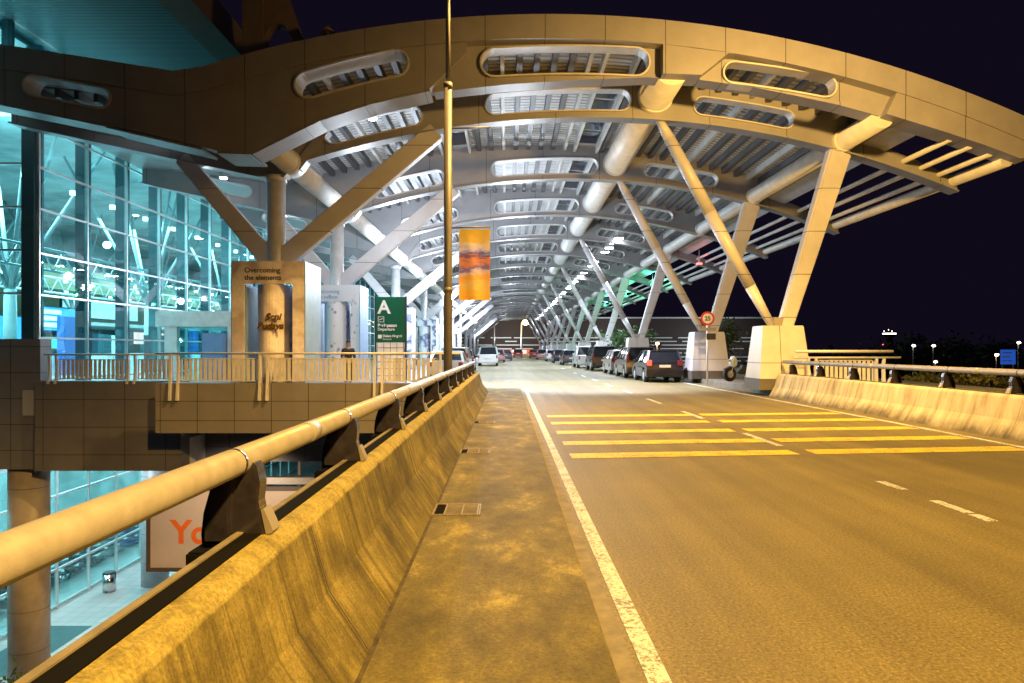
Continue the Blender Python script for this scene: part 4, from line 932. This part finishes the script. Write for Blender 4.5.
# ------------------------------------------------------------------ light
SOD = (1.0, .56, .13); COOL = (.78, .88, 1.0)
light('SPOT', 'street_lamp_light', (1.5,16.4,11.8), 17000, SOD, .3, (0,0,0), math.radians(120), blend=.35)
q_ = Vector((.12,.8,-.40)).to_track_quat('-Z','Y').to_euler()
light('SPOT', 'road_lamp_light', (7.6,13.0,8.8), 9500, SOD, .3, q_, math.radians(176), blend=1)
light('SPOT', 'rear_lamp_light', (5.5,-3,10.5), 24500, SOD, .45, (0,0,0), math.radians(157), blend=.25)
for k, y in enumerate((28.5,37,45.5,54,66,80,96,115,138,165)):
    light('POINT', 'column_flood', (-5.2,y,6.3), 450 if k < 1 else 1400 if k < 4 else 1700, COOL, .2)
for y, e in ((27.9,500),(36.6,900),(45,900),(57.5,900),(74,1000),(95,1100),(125,1200)): light('POINT', 'deck_fill', (.8,y,6.6), e, COOL, .3)  # added fill points that brighten the canopy underside, no fitting hangs here
for y in (50.5,60,72,86,102,120,142,168):
    light('SPOT', 'tube_flood', (7.8,y,9.1), 3800, COOL, .2, (0,math.radians(20),0), math.radians(150))
for y in (29,38,47): light('SPOT', 'soffit_downlight', (-3.0,y,9.6), 1500, COOL, .15, (0,math.radians(-14),0), math.radians(110))
light('SPOT', 'road_downlight', (3.5,30.5,9.3), 19000, (.86,.84,1), .2, (0,0,0), math.radians(80), blend=.6)
for y in (44,60,78): light('SPOT', 'road_downlight', (2.2,y,9.3), 6500, (.76,.80,1), .2, (0,0,0), math.radians(90))
for y in (27,38): light('POINT', 'soffit_wash', (-12.0,y,7.2), 60, COOL, .2)
for y in (31,43,56,72,92): light('AREA', 'hall_light', (-24,y,9.2), 4000, (.82,1,1), 7, (0,0,0), size_y=9)
light('AREA', 'clerestory_uplight', (-22,26,10.2), 900, (.75,1,1), 5, (PI,0,0), size_y=16)
light('AREA', 'clerestory_light', (-22,45,11.0), 1200, (.7,1,1), 8, (0,-PI/2*1.2,0), size_y=40)
light('AREA', 'eave_wash', (-16.0,34,11.0), 90, (.3,.9,1), 2, (PI,0,0), size_y=30)
for y in (28,40,54): light('AREA', 'shop_light', (-25,y,-3.0), 1700, (.8,1,1), 4, (0,0,0), size_y=9)
for y in (30,40): light('AREA', 'under_slab_light', (-18.5,y,-2.75), 420, (.85,.95,1), 2, (0,0,0), size_y=6)
light('SPOT', 'billboard_light', (-9.8,23.2,-3.2), 650, (1,.75,.5), .2, (math.radians(55),0,0), math.radians(120))
for y, c, e in ((47,(1,.12,.12),22),(62,(.05,1,.45),600),(76,(.05,1,.45),800),(92,(.05,1,.45),800)): light('POINT', 'louvre_wash', (12.9,y,7.42), e, c, .15)
light('POINT', 'hedge_lamp', (38,55,5), 3000, (1,.6,.12), .3)
light('POINT', 'far_sodium', (4,196,8), 1500, (1,.55,.15), .4); 
for x in (0,30,60): light('POINT', 'car_park_light', (x,200,4), 6000, (.9,1,1), .5)

W_ = bpy.data.worlds.new('World'); S.world = W_; W_.use_nodes = True
bg = W_.node_tree.nodes['Background']; bg.inputs[0].default_value = (.0050,.0032,.0095,1); bg.inputs[1].default_value = 1

cam = bpy.data.cameras.new('Camera'); co = bpy.data.objects.new('Camera', cam); COL.objects.link(co); S.camera = co
co.location = (0,0,EYE); co.rotation_euler = (PI/2,0,0); cam.sensor_width = 36; cam.lens = 36*700/1024
cam.shift_x = 5/1024; cam.shift_y = 7.5/1024; cam.clip_start = .05; cam.clip_end = 4000
S.view_settings.view_transform = 'Standard'; S.view_settings.look = 'None'; S.view_settings.exposure = 0; S.view_settings.gamma = 1
S.cycles.use_denoising = True; S.cycles.sample_clamp_indirect = 4; S.cycles.max_bounces = 6; S.cycles.transparent_max_bounces = 12
S.cycles.use_light_tree = True
for o in S.objects:
    if '_local' in o: del o['_local']
